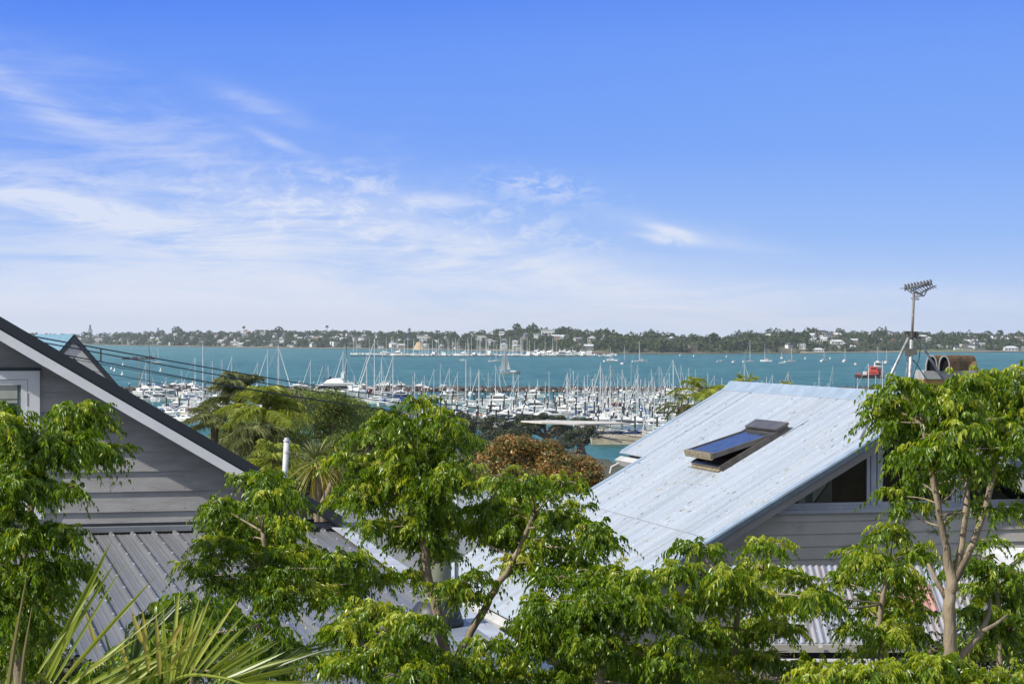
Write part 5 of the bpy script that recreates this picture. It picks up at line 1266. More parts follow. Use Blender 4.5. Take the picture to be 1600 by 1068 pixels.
# ---------------------------------------------------------------- wires, canopy
def wires():
    bl = mat('wire_black', (.02, .025, .03), .6)
    i = 0
    for L, r, nm in [([(-60, 505), (60, 527), (400, 587.5), (610, 621), (800, 643), (1100, 690)], .014, 'uppermost black power line crossing from the left roof over the marina'),
                 ([(-60, 512), (75, 536), (400, 597), (580, 625), (800, 650), (1100, 700)], .013, 'second black power line from the top, crossing over the marina'),
                 ([(-60, 524), (107, 555), (350, 602), (600, 640), (800, 667), (1000, 690)], .013, 'third black power line from the top, crossing before the palms'),
                 ([(0, 541), (150, 567), (230, 582), (420, 614), (620, 645)], .007, 'thin upper cable below the three thick power lines'),
                 ([(0, 553), (150, 580), (275, 603), (420, 626)], .007, 'thin lower cable below the three thick power lines'),
                 ([(640, 668), (815, 685), (930, 696), (1010, 701)], .010, 'thin pale cable in front of the dark shoreline trees')]:
        pts = []
        xs = np.linspace(L[0][0], L[-1][0], 26)
        for x in xs: y = ip(x, L); D = 34+(x+60)*.045; pts.append(at(x, y, D))
        # smooth the polyline so that it hangs as one curve
        P = np.array([tuple(p) for p in pts])
        for _ in range(6): P[1:-1] = (P[:-2]+2*P[1:-1]+P[2:])/4
        o = MB().tube([Vector(p) for p in P], r, 6).build('power_line', bl if i < 5 else mat('wire_pale', (.25, .24, .2), .6)); i += 1
        tag(o, nm, 'power line', 'overhead wires')
    s = MB().tube([at(157.5, 544, 42), at(157.5, 566, 42)], .016, 6).build('line_spacer', bl); tag(s, 'short black vertical spacer between the power lines near the left gable', 'spacer')
    # flat canopy on a slim pole
    D = 60; t = thing('flat_canopy', at(871, 750, D), 'flat white canopy on a slim pole with two curved stays above the orange bush', 'canopy')
    m = MB(); c = at(880, 661, D); pts = [at(814, 659, D), at(846, 661.5, D-.9), at(905, 664, D-.9), at(985, 662.5, D), at(960, 660, D+1.3), at(860, 657.8, D+1.3)]
    m.prism(pts, Zv*.035); m.build('canopy_sheet', mat('canopy_white', (.66, .62, .54), .6), t)
    MB().tube([at(871, 800, D), at(871, 662, D)], .035, 6).build('pole', mat('pole_pale', (.36, .33, .28), .7), t)
    st = MB(); st.tube([at(862, 665, D), at(860, 676, D), at(865, 687, D), at(859, 705, D), at(858, 728, D)], .022, 5); st.tube([at(874, 674, D), at(878, 685, D), at(879, 705, D), at(879, 737, D)], .022, 5); st.build('stay', mat('pole_pale', (.36, .33, .28), .7), t)
    p = thing('white_post', at(936, 760, 80), 'short pair of white posts right of the orange bush', 'post')
    q = MB(); q.tube([at(937, 775, 80), at(937, 731, 80)], .12, 8); q.tube([at(942.5, 775, 80), at(942.5, 733, 80)], .09, 8); q.build('post', mat('post_white', (.55, .55, .52), .7), p)
    for px, a, b, lab in [(519, 674, 659, 'small white vent pipe among the mid ground trees, nearer the palms'), (579.5, 668, 662, 'tiny pale pipe top among the mid ground trees, further right')]:
        o = MB().tube([at(px, a+6, 110), at(px, b, 110)], .05, 8).build('vent_post', mat('post_white', (.55, .55, .52), .7)); tag(o, lab, 'pipe')
wires()

def boat_shed():
    D = 400; t = thing('white_cabin', at(1223, 604, D), 'small white cabin with a thin aerial showing just above the blue roof ridge', 'cabin')
    c = at(1226, 600, D); MB().box(c, (1.6, 1.4, 1.25)).build('cabin', mat('bright_white_trim', (.72, .72, .72), .5), t)
    MB().box(c+Zv*.68, (1.8, 1.6, .1)).build('roof', mat('far_roof_grey', (.3, .3, .3)), t)
    MB().tube([at(1231, 606, D), at(1233, 579, D)], .07, 5).build('aerial', mat('pole_pale', (.36, .33, .28), .7), t)
    MB().tube([at(1226, 640, D), c-Zv*.6], .3, 6).build('post', mat('pile_dark', (.05, .055, .06), .8), t)
boat_shed()

# ================================================================== VEGETATION
NL = leafmat('melia_leaf', [(.030, .074, .005), (.086, .165, .009), (.17, .27, .014), (.29, .375, .034)], .33, .36, .6)
NLY = leafmat('melia_leaf_young', [(.13, .21, .013), (.26, .34, .024), (.40, .45, .045), (.56, .56, .13)], .33, .38, .6)
def limb(a, b, sag=.0, k=5, r_=None):
    r_ = r_ or random; pts = []; d = b-a; off = Vector((r_.uniform(-1, 1), r_.uniform(-1, 1), r_.uniform(-.3, .6)))*d.length*.09
    for i in range(k+1):
        t = i/k; pts.append(a+d*t+off*math.sin(t*math.pi)+Vector((0, 0, -sag*math.sin(t*math.pi))))
    return pts
def near_tree(label, D, clumps, trunk, limbs_from, name='melia_tree', dens=1.0, young=.3, seed=1, leaf=1.0, ground=17.2, twigr=.0045):
    """clumps: (px, py, rx, ry[, dD]) in picture units turned into real positions at distance D;
    trunk: list of (px, py, radius px, dD); limbs_from: index of trunk point each clump's branch leaves from"""
    rr = random.Random(seed)
    k = D/F
    tp = [(at(p[0], p[1], D+(p[3] if len(p) > 3 else 0)), p[2]*k) for p in trunk]
    b = tp[0][0]; base = Vector((b.x+rr.uniform(-.1, .1), b.y, ground))
    t = thing(name, base, label, 'tree', None)
    tm = MB(); pts = [base]+[p for p, r in tp] if tp[0][0].z > ground+.2 else [p for p, r in tp]
    rad = ([tp[0][1]*1.35]+[r for p, r in tp]) if len(pts) > len(tp) else [r for p, r in tp]
    fine = []; fr_ = []
    for i in range(len(pts)-1):
        for q in range(4):
            f = q/4; p = pts[i].lerp(pts[i+1], f); fine.append(p+Vector((rr.uniform(-1, 1), rr.uniform(-1, 1), 0))*rad[i]*.25*(0 if q == 0 else 1)); fr_.append(rad[i]*(1-f)+rad[i+1]*f)
    fine.append(pts[-1]); fr_.append(rad[-1]); tm.tube(fine, fr_, 9)
    parts = []; yparts = []
    for c in clumps:
        px, py, rx, ry = c[:4]; dD = c[4] if len(c) > 4 else rr.uniform(-.5, .5)
        rx0, ry0 = rx, ry; rx = max(9, rx-12*11.8/D*leaf); ry = max(5, ry-9*leaf); C = at(px, py-2, D+dD); RX, RZ = rx*k, ry*k; RY = RX*.9
        # branch to the clump
        src = min(fine[len(fine)//3:], key=lambda p: (p-C).length+max(0, (p.z-C.z))*2.5)
        lb = limb(src, C-Vector((0, 0, RZ*.35)), 0, 5, rr)
        l_ = (src-C).length; r0 = min(.016, .004+.007*l_)
        tm.tube(lb, [r0*(1-.7*i/5) for i in range(6)], 6)
        for q in range(7):
            a = rr.uniform(0, 6.28); e = C+Vector((math.cos(a)*RX*.8, math.sin(a)*RY*.8, rr.uniform(-.2, .7)*RZ))
            tm.tube(limb(lb[-1], e, -.02, 3, rr), [twigr, twigr*.8, twigr*.6, twigr*.4], 4)
        # sub umbrellas: layered shoots whose leaves fan out and hang
        nsub = max(4, int(rx0*ry0/330))
        n_tot = int(dens*rx0*ry0*.074/leaf**1.3)
        for s in range(nsub):
            a = rr.uniform(0, 6.28); q = math.sqrt(rr.random())*.85; h = rr.uniform(-.75, .75)
            sc_ = math.sqrt(max(.15, 1-h*h*.8))
            sx, sy, sz = math.cos(a)*q*RX*sc_, math.sin(a)*q*RY*sc_, h*RZ
            sc0 = np.array((C.x+sx, C.y+sy, C.z+sz)); n = max(7, n_tot//nsub)
            th = rng.random(n)*2*math.pi; el = rng.random(n)**1.4*1.25-.1
            out = np.stack([np.cos(th)*np.cos(el), np.sin(th)*np.cos(el), np.sin(el)], 1)
            rs = .040*leaf*(.3+rng.random((n, 1))*1.1)
            B = sc0+out*rs*np.array([1.3, 1.3, .6]); D_ = nrm(out+np.array([0, 0, .18])+rng.normal(0, .15, (n, 3)))
            L = (.075+.075*rng.random(n))*leaf
            ls = rr.uniform(.72, 1.25); yb_ = young*1.4*(.35+.9*max(0, h+.2)); mk = rng.random(n) < yb_*(.45+1.1*(el > .55))
            for tgt, mk_ in ((yparts, mk), (parts, ~mk)):
              if mk_.any(): tgt.append(sprays(B[mk_], D_[mk_], L[mk_]*ls, 8, .036*leaf*ls, .0118*leaf*ls**.7, .85, .75, .3))
    tm.build('trunk', PALEBARK, t, True)
    cr = None
    if parts: V, Fc = join(parts); cr = npmesh('crown', V, Fc, NL, t)
    if yparts:
        V, Fc = join(yparts); npmesh('young_foliage' if cr else 'crown', V, Fc, NLY, t)
    return t

near_tree('dark leafy tree at the far left edge in front of the window', 11.0,
    [(120, 655, 58, 36), (40, 690, 60, 50), (95, 700, 60, 40), (160, 712, 50, 22), (0, 650, 40, 40), (20, 760, 60, 45), (95, 765, 45, 25, .4), (10, 830, 50, 50), (70, 850, 60, 40), (105, 885, 48, 26), (30, 900, 60, 40), (80, 935, 55, 30), (10, 960, 50, 50), (60, 990, 60, 30), (20, 1040, 60, 40), (-30, 720, 50, 70), (-20, 900, 50, 80)],
    [(30, 1060, 9), (28, 960, 8), (40, 860, 6), (55, 760, 5), (70, 690, 3)], None, seed=2, young=.18, dens=.95)
near_tree('rounded bright green tree left of centre before the grey steel roof', 12.0,
    [(385, 755, 62, 26), (350, 790, 40, 30), (425, 788, 46, 30), (375, 830, 62, 40), (330, 860, 40, 36), (302, 893, 28, 22), (432, 840, 52, 42), (405, 885, 80, 40), (462, 868, 42, 26), (490, 905, 62, 36), (540, 880, 45, 28), (555, 910, 50, 30), (360, 920, 50, 28), (430, 935, 70, 28), (505, 935, 50, 24), (585, 905, 30, 22)],
    [(452, 1080, 8), (440, 1010, 7), (428, 960, 5.5), (420, 900, 4), (410, 830, 3)], None, seed=3, young=.28, dens=1.0)
near_tree('tall broad tree at the centre rising over the marina', 12.6,
    [(650, 632, 36, 14), (655, 720, 60, 44), (645, 775, 54, 34), (668, 828, 40, 24), (604, 765, 38, 28), (536, 722, 30, 16), (545, 790, 26, 20), (728, 760, 24, 22), (722, 690, 22, 14), (590, 680, 30, 18), (625, 655, 45, 24), (690, 655, 36, 22), (660, 690, 62, 36), (610, 700, 50, 34), (700, 705, 40, 40), (565, 735, 42, 30), (640, 745, 70, 42), (700, 755, 42, 36), (580, 780, 48, 34), (655, 800, 62, 38), (705, 800, 32, 30), (618, 825, 48, 24), (556, 765, 22, 22), (575, 822, 30, 18), (655, 850, 46, 30), (690, 870, 30, 24), (635, 905, 36, 18), (700, 920, 42, 20), (735, 935, 30, 14)],
    [(700, 1060, 9), (694, 1010, 8.5), (682, 950, 8), (668, 900, 7.5), (662, 850, 6), (655, 790, 5), (652, 720, 3.5)], None, seed=4, young=.34, dens=.86)
near_tree('spreading drooping tree right of centre over the pale blue roof', 12.2,
    [(800, 752, 48, 22), (840, 770, 60, 30), (770, 790, 46, 34), (830, 810, 66, 36), (880, 800, 42, 34), (790, 840, 50, 30), (860, 850, 58, 34), (915, 830, 40, 26), (945, 855, 34, 20), (900, 880, 36, 26), (745, 830, 28, 28), (880, 760, 34, 20), (810, 880, 44, 20), (745, 905, 24, 12)],
    [(702, 1062, 8), (722, 1010, 6.5), (752, 960, 6), (778, 910, 5.5), (794, 890, 5), (815, 850, 4), (835, 800, 3)], None, seed=5, young=.34, dens=.92)
near_tree('low mounded leafy tree at bottom left of centre', 11.0,
    [(575, 965, 60, 26), (540, 1000, 52, 34), (620, 985, 50, 28), (580, 1030, 70, 36), (650, 1020, 45, 36), (520, 1050, 50, 26), (630, 1060, 60, 26), (690, 1060, 36, 30), (720, 1045, 30, 30), (665, 975, 26, 20)],
    [(600, 1120, 8), (595, 1060, 5), (590, 1010, 3)], None, seed=6, young=.35, ground=17.6)
near_tree('small leafy sapling at bottom centre before the white edged roof', 11.6,
    [(770, 1010, 28, 20), (745, 1045, 36, 24), (795, 1045, 34, 24), (820, 1065, 34, 20), (760, 1075, 40, 20)],
    [(765, 1120, 5), (768, 1060, 3.5), (770, 1030, 2.5)], None, seed=7, young=.5, ground=17.6)
near_tree('large dense dark green tree at bottom right of centre', 11.4,
    [(870, 905, 46, 24), (930, 900, 55, 26), (985, 905, 45, 24), (850, 945, 50, 34), (920, 950, 64, 38), (990, 955, 56, 38), (1030, 960, 36, 40), (870, 1000, 60, 40), (950, 1010, 70, 44), (1015, 1020, 55, 44), (880, 1055, 66, 34), (965, 1065, 66, 34), (1040, 1070, 50, 34), (835, 980, 30, 30), (1050, 1020, 40, 40)],
    [(940, 1130, 10), (938, 1040, 7), (935, 980, 5), (932, 930, 3.5)], None, seed=8, young=.2, dens=1.1)
near_tree('layered light green tree before the near rake of the blue roof', 11.8,
    [(1090, 858, 44, 14), (1205, 855, 44, 15), (1075, 895, 46, 24), (1130, 905, 42, 22), (1195, 890, 44, 24), (1240, 905, 32, 18), (1105, 945, 56, 26), (1180, 935, 52, 26), (1235, 950, 40, 24), (1090, 990, 54, 28), (1160, 985, 60, 30), (1225, 990, 44, 26), (1120, 1035, 66, 30), (1200, 1030, 52, 28), (1090, 1075, 60, 26), (1180, 1075, 66, 26), (1270, 935, 20, 14), (1255, 1045, 36, 22)],
    [(1150, 1130, 9), (1148, 1050, 6), (1150, 980, 5), (1155, 930, 3.5)], None, seed=9, young=.45, dens=1.0)
near_tree('bushy tree with slim dark stem before the old lean-to roof', 12.0,
    [(1395, 840, 46, 20), (1340, 868, 36, 14), (1425, 865, 36, 22), (1370, 890, 52, 28), (1320, 905, 36, 26), (1420, 905, 42, 34), (1300, 945, 40, 22), (1360, 945, 50, 28), (1420, 955, 40, 30), (1340, 985, 34, 22), (1395, 1000, 40, 26), (1430, 1000, 30, 26), (1275, 930, 20, 12), (1350, 1020, 26, 14)],
    [(1385, 1130, 6), (1378, 1040, 5.5), (1374, 980, 5), (1380, 930, 4), (1390, 880, 3)], None, seed=10, young=.42, dens=.95)
near_tree('tall forked pale trunk tree at the right hiding the chimney', 11.5,
    [(1412, 602, 32, 16), (1395, 632, 44, 22), (1370, 655, 36, 14), (1440, 630, 48, 28), (1508, 606, 44, 24), (1552, 592, 48, 24), (1600, 592, 36, 26), (1490, 645, 60, 32), (1555, 640, 60, 36), (1610, 640, 40, 40), (1420, 675, 46, 28), (1480, 690, 60, 32), (1550, 690, 56, 34), (1430, 715, 40, 22), (1500, 730, 56, 28), (1560, 735, 34, 24), (1605, 690, 36, 34), (1440, 755, 30, 18), (1400, 775, 28, 14), (1425, 800, 22, 14), (1530, 792, 30, 9), (1490, 752, 26, 12), (1470, 622, 36, 18), (1565, 800, 26, 10)],
    [(1482, 1062, 11.5), (1484, 1000, 10.5), (1485, 930, 9.5), (1488, 905, 9), (1475, 840, 5), (1462, 770, 5), (1450, 710, 4), (1440, 660, 3)], None, seed=12, young=.36, dens=1.0)
def fork():
    t = [o for o in bpy.data.objects if o.get('label', '').startswith('tall forked')][0]; D = 11.5; k = D/F
    m = MB(); 
    for L in ([(1490, 910, 6.5), (1503, 850, 5), (1510, 790, 5), (1512, 720, 4), (1515, 660, 2.5)], [(1492, 905, 7), (1520, 850, 5.5), (1541, 790, 5), (1552, 740, 5), (1565, 680, 3)],
              [(1486, 1040, 7), (1515, 1010, 5.5), (1535, 985, 5), (1545, 960, 3.5), (1548, 935, 2)], [(1537, 985, 4), (1555, 975, 3), (1575, 960, 2)], [(1480, 935, 5), (1462, 905, 3.5), (1450, 880, 2.5)]):
        m.tube([at(x, y, D+i*.04) for i, (x, y, r) in enumerate(L)], [r*k for x, y, r in L], 8)
    m.build('limb', PALEBARK, t, True)
fork()
near_tree('leafy tree behind the forked trunk at the lower right edge', 13.2,
    [(1530, 880, 50, 26), (1570, 900, 40, 22), (1600, 930, 40, 34), (1545, 930, 50, 30), (1520, 970, 40, 30), (1580, 980, 50, 34), (1610, 1010, 36, 34), (1540, 1020, 50, 34), (1595, 1050, 44, 30), (1545, 850, 30, 12), (1605, 870, 18, 12), (1508, 1015, 18, 30)],
    [(1560, 1130, 7), (1562, 1050, 5), (1560, 960, 4), (1555, 900, 3)], None, seed=13, young=.3, dens=1.0)
near_tree('bright leafy shrub along the bottom right edge', 9.6,
    [(1300, 1062, 50, 18), (1375, 1056, 50, 20), (1450, 1050, 50, 26), (1530, 1072, 40, 22), (1590, 1062, 40, 26), (1410, 1080, 60, 26), (1500, 1085, 60, 30), (1330, 1085, 60, 26), (1240, 1080, 50, 18)],
    [(1420, 1150, 8), (1420, 1110, 5), (1420, 1080, 3)], None, seed=14, young=.75, ground=18.0)
near_tree('low shrub with rounded dark leaves behind the bottom left palm', 10.4,
    [(300, 945, 34, 16), (250, 960, 30, 18), (340, 965, 40, 20), (280, 990, 50, 24), (350, 1010, 54, 26), (230, 1010, 44, 28), (300, 1045, 66, 26), (400, 1045, 44, 22), (440, 1020, 30, 20), (180, 1050, 50, 20), (400, 985, 26, 18)],
    [(300, 1120, 5), (300, 1060, 3.5), (300, 1000, 2.5)], None, name='garden_shrub', seed=15, young=.12, ground=18.0, leaf=1.15)

# ---------------------------------------------------------------- palms
FR1 = leafmat('frond_green', [(.12, .17, .022), (.22, .28, .035), (.33, .38, .05), (.46, .46, .10)], .38, .3)
FR2 = leafmat('frond_dark', [(.04, .07, .018), (.07, .11, .025), (.11, .16, .04)], .4, .25)
FRG = leafmat('frond_grey_green', [(.07, .09, .026), (.12, .15, .042), (.19, .21, .07), (.30, .30, .12)], .55, .25)
FRY = leafmat('frond_yellow', [(.14, .16, .03), (.26, .26, .04), (.42, .36, .06), (.50, .38, .10)], .45, .3)
def blade(m, a, b, w, side, sag=.06, k=5, fold=.25):
    """one long leaflet: tapered folded strip from a to b"""
    d = (b-a); L = d.length; dn = d.normalized(); s = (side-dn*side.dot(dn)).normalized(); u = s.cross(dn)
    vs = []
    for i in range(k+1):
        t = i/k; p = a+d*t+Vector((0, 0, -sag*L*t*t)); ww = w*.5*(math.sin(min(1, t*3+.25)*math.pi/2))*(1-t**3)
        vs += [p-s*ww+u*ww*fold, p, p+s*ww+u*ww*fold]
    fs = []
    for i in range(k): q = i*3; fs += [(q, q+1, q+4, q+3), (q+1, q+2, q+5, q+4)]
    m.add(vs, fs)
def corner_palm():
    D = 8.6; k = D/F; rr = random.Random(8); X3 = Vector((1, 0, 0)); 
    t = thing('palm', Vector((at(200, 1000, D).x, D, 17.6)), 'palm with long yellow-green leaflets spreading across the bottom left corner', 'palm')
    base = at(215, 1180, D+.2)
    MB().tube([Vector((base.x, base.y, 17.6)), base, base+Vector((0, 0, .15))], [.09, .08, .05], 10).build('trunk', BARK, t)
    fr = [  # rachis points (px,py,dD), leaflets: (t along, angle deg, length px), material
        ([(215, 1180, .2), (120, 1110, .0), (85, 1075, -.2), (60, 1050, -.4)], [(i/26, 38+34*math.sin(i*.35)*.5+rr.uniform(-4, 4)+i*.5, rr.uniform(150, 250), 1) for i in range(27)], FR1),
        ([(215, 1180, .2), (255, 1110, .1), (268, 1062, 0), (300, 1052, -.1), (352, 1058, -.3), (392, 1072, -.4)], [(.30+.68*i/24, 97-i*3.9+rr.uniform(-3, 3), 150-i*1.4+rr.uniform(-25, 22), 1) for i in range(25)], FR1),
        ([(215, 1180, .3), (330, 1120, .4), (400, 1060, .5), (440, 1010, .6)], [(.25+.7*i/22, 70-i*2.8+rr.uniform(-6, 6), rr.uniform(80, 150), 1) for i in range(23)], FR2),
        ([(215, 1180, .3), (190, 1090, .5), (215, 1020, .7), (240, 960, .8)], [(.25+.7*i/20, 120-i*5+rr.uniform(-8, 8), rr.uniform(70, 130), 1) for i in range(21)], FR2),
        ([(215, 1180, 0), (240, 1105, -.2), (330, 1068, -.4), (420, 1074, -.5)], [(.3+.68*i/22, -30-i*3+rr.uniform(-8, 8), rr.uniform(40, 80), 1) for i in range(23)], FR2)]
    for rc, lv, mm in fr:
        pts = [at(x, y, D+d) for x, y, d in rc]; P = []
        for i in range(len(pts)-1):
            for q in range(5): P.append(pts[i].lerp(pts[i+1], q/5))
        P.append(pts[-1]); A = np.array([tuple(p) for p in P])
        for _ in range(3): A[1:-1] = (A[:-2]+2*A[1:-1]+A[2:])/4
        P = [Vector(p) for p in A]; m = MB(); m.tube(P, [.012*(1-.7*i/len(P)) for i in range(len(P))], 6)
        for tt_, an, L, s in lv:
            p = P[min(len(P)-1, int(tt_*(len(P)-1)))]; d = Vector((math.cos(R(an)), rr.uniform(-.25, .35), math.sin(R(an)))).normalized()
            blade(m, p, p+d*L*k, rr.uniform(5, 8)*k, Vector((rr.uniform(-.4, .4)+math.sin(R(an)), rr.uniform(-1, 1)*.6, -math.cos(R(an)))), rr.uniform(-.03, .12), 6)
        m.build('frond', mm, t)
    m = MB()
    for a_, b_, w in [((222, 1005), (205, 953), 9), ((262, 1010), (290, 962), 8), ((232, 1050), (222, 948), 9), ((250, 1060), (243, 950), 8), ((150, 1010), (132, 948), 7), ((200, 1050), (188, 1000), 8), ((262, 1045), (318, 968), 7)]:
        m = MB(); blade(m, at(*a_, D-.1), at(*b_, D-.05), w*k, Vector((1, .4, 0)), .0, 5); m.build('yellow_leaflet', FRY, t)
    s = thing('palm_spear', at(10, 1080, 8), 'two thin upright unopened palm spears at the bottom left edge', 'palm')
    m = MB(); m.tube([at(8, 1110, 8), at(22, 1010, 8), at(41, 903, 8)], [5*8/F, 4*8/F, .8*8/F], 6); m.tube([at(28, 1110, 8.2), at(38, 1020, 8.2), at(50, 948, 8.2)], [4*8/F, 3*8/F, .8*8/F], 6)
    m.build('spear', leafmat('spear_tan', [(.14, .13, .04), (.22, .19, .06)], .5, .1), s)
    s.location = s.location
corner_palm()

def feather_palm(label, px, py, D, L, nf=16, mm=None, trunk=True, leaf=.55, lw=.035, seed=1, droop=1.0, nleaf=34, name='palm_tree', minel=-.2, maxel=1.3, ground=None, azr=None, tr=.13):
    """pinnate palm: crown centre at picture point, fronds arch out and hang"""
    rr = random.Random(seed); C = at(px, py, D); g = ground if ground is not None else groundZ(C.x, C.y)
    t = thing(name, Vector((C.x, C.y, g)), label, 'palm')
    if trunk: MB().tube([Vector((C.x+.15, C.y, g)), Vector((C.x+.05, C.y, (g+C.z)/2)), C], [tr*1.3, tr, tr*.8], 10).build('trunk', BARK, t)
    Vs = []; m = MB()
    for f in range(nf):
        a = rr.uniform(*azr) if azr else 2*math.pi*f/nf+rr.uniform(-.2, .2); el = rr.uniform(minel, maxel); l = L*rr.uniform(.8, 1.1)
        d = np.array([math.cos(a)*math.cos(el), math.sin(a)*math.cos(el), math.sin(el)]); n = 10
        T = np.linspace(0, 1, n+1)[:, None]; P = np.array(C)+d*l*T+np.array([0, 0, -1.])*l*droop*.55*T**2.2*(.7+.5*(el > .3))
        m.tube([Vector(p) for p in P], [.022*(1-.8*i/n)*L/2 for i in range(n+1)], 4, False)
        tl = (np.arange(nleaf)+.5)/nleaf*.86+.12; q = tl*n; i0 = np.minimum(q.astype(int), n-1); fr = (q-i0)[:, None]
        B = P[i0]*(1-fr)+P[i0+1]*fr; tg = nrm(P[i0+1]-P[i0]); sd = nrm(np.cross(tg, [0, 0, 1.0])+1e-6)
        for sg in (-1, 1):
            ll = leaf*L/2*(np.sin(np.clip(tl*1.15, 0, 1)*math.pi)**.5*.9+.25)[:, None]*(.85+.3*rng.random((nleaf, 1)))
            dd = nrm(tg*.55+sd*sg*.75+np.array([0, 0, -.25*droop])+rng.normal(0, .12, B.shape)); w = nrm(np.cross(dd, tg+rng.normal(0, .3, B.shape)))*lw*.5*L/2
            mid = B+dd*ll*.5; tip = B+dd*ll*.92+np.array([0, 0, -1.])*ll*.45*droop
            Vs.append(np.stack([B-w*.4, mid-w, tip, mid+w, B+w*.4], 1).reshape(-1, 3))
    V = np.concatenate(Vs); k = len(V)//5; i = np.arange(k)[:, None]*5
    npmesh('crown', V, i+np.array([0, 1, 2, 3, 4]), mm or FRG, t)
    m.build('frond_stems', mat('frond_stem', (.17, .16, .06), .7), t)
    return t
# clump of queen palms and neighbours behind the left roof
feather_palm('shaggy grey-green palm with the highest crown behind the left roof slope', 372, 622, 62, 1.5, 20, seed=2, droop=.75, nleaf=64, lw=.04)
feather_palm('shaggy palm immediately right of the tallest palm, lighter fronds', 415, 640, 58, 1.5, 22, seed=3, droop=.8, nleaf=64, lw=.04, mm=FR1)
feather_palm('lower palm leaning out over the white boats left of the tall palms', 335, 660, 60, 1.25, 18, seed=4, droop=.8, nleaf=60, lw=.04)
feather_palm('thick hanging palm crown under the tall palms beside the roof slope', 400, 690, 56, 1.35, 26, seed=5, droop=1.0, nleaf=64, lw=.04)
feather_palm('small palm crown tucked low above the white vent pipe', 432, 720, 50, 1.1, 20, seed=6, droop=.8, nleaf=50, lw=.04, mm=FR1)
feather_palm('yellow-green palm rising behind the left end of the blue roof ridge', 1100, 612, 70, 1.25, 13, mm=FR1, seed=7, droop=.7, nleaf=30, lw=.06)
feather_palm('small palm top peeking over the blue ridge, right of the yellow-green palm', 1165, 602, 75, .9, 12, mm=FR1, seed=8, droop=.6, nleaf=26, lw=.06)
feather_palm('dark palm frond crown at the foot of the yellow-green palm', 1068, 634, 66, 1.0, 9, mm=FRG, seed=9, droop=.9, nleaf=28, lw=.06)
feather_palm('tiny palm tops just over the blue ridge before the white sign boat', 1225, 608, 80, .7, 10, mm=FR1, seed=19, droop=.6, nleaf=22, lw=.06)
feather_palm('bright arching palm fronds left of the orange bush', 765, 768, 46, 1.4, 14, mm=FR1, seed=10, droop=.8, nleaf=36, lw=.035, minel=.1, maxel=1.3)
feather_palm('low pale palm fronds under the orange bush', 850, 768, 48, 1.1, 12, mm=FRG, seed=11, droop=.8, nleaf=30, lw=.035, minel=.0, maxel=1.2)

def cabbage_tree(label, px, py, D, r, seed, pxb, pyb, yellow=.5, n=150):
    rr = random.Random(seed); C = at(px, py, D); g = groundZ(C.x, C.y)
    t = thing('cabbage_tree', Vector((C.x, C.y, g)), label, 'tree')
    B = at(pxb, pyb, D); MB().tube([Vector((B.x, B.y, g)), B, B.lerp(C, .5)+Vector((.05, 0, 0)), C], [.11, .09, .07, .06], 8).build('trunk', PALEBARK, t, True)
    m = MB(); y = MB()
    for i in range(n):
        a = rr.uniform(0, 6.28); el = rr.uniform(-1.5, 1.4); d = Vector((math.cos(a)*math.cos(el), math.sin(a)*math.cos(el), math.sin(el)))
        old = el < -.1; (y if (rr.random() < yellow and el < .9) or old and rr.random() < .9 else m)
        tgt = y if (old and rr.random() < .85) or rr.random() < yellow*.25 else m
        blade(tgt, C+d*.05, C+d*r*rr.uniform(.75, 1.1), .032, Vector((rr.uniform(-1, 1), rr.uniform(-1, 1), .3)), .35 if not old else .5, 5)
    m.build('crown', FRG if yellow < .8 else FR1, t); y.build('dead_leaves', FRY, t)
cabbage_tree('cabbage tree with a skirt of golden yellow leaves left of the centre tree', 494, 722, 46, .78, 1, 496, 778)
cabbage_tree('narrow cabbage tree of hanging yellow leaves beside the centre tree', 527, 722, 46, .55, 2, 504, 785, yellow=.9, n=80)

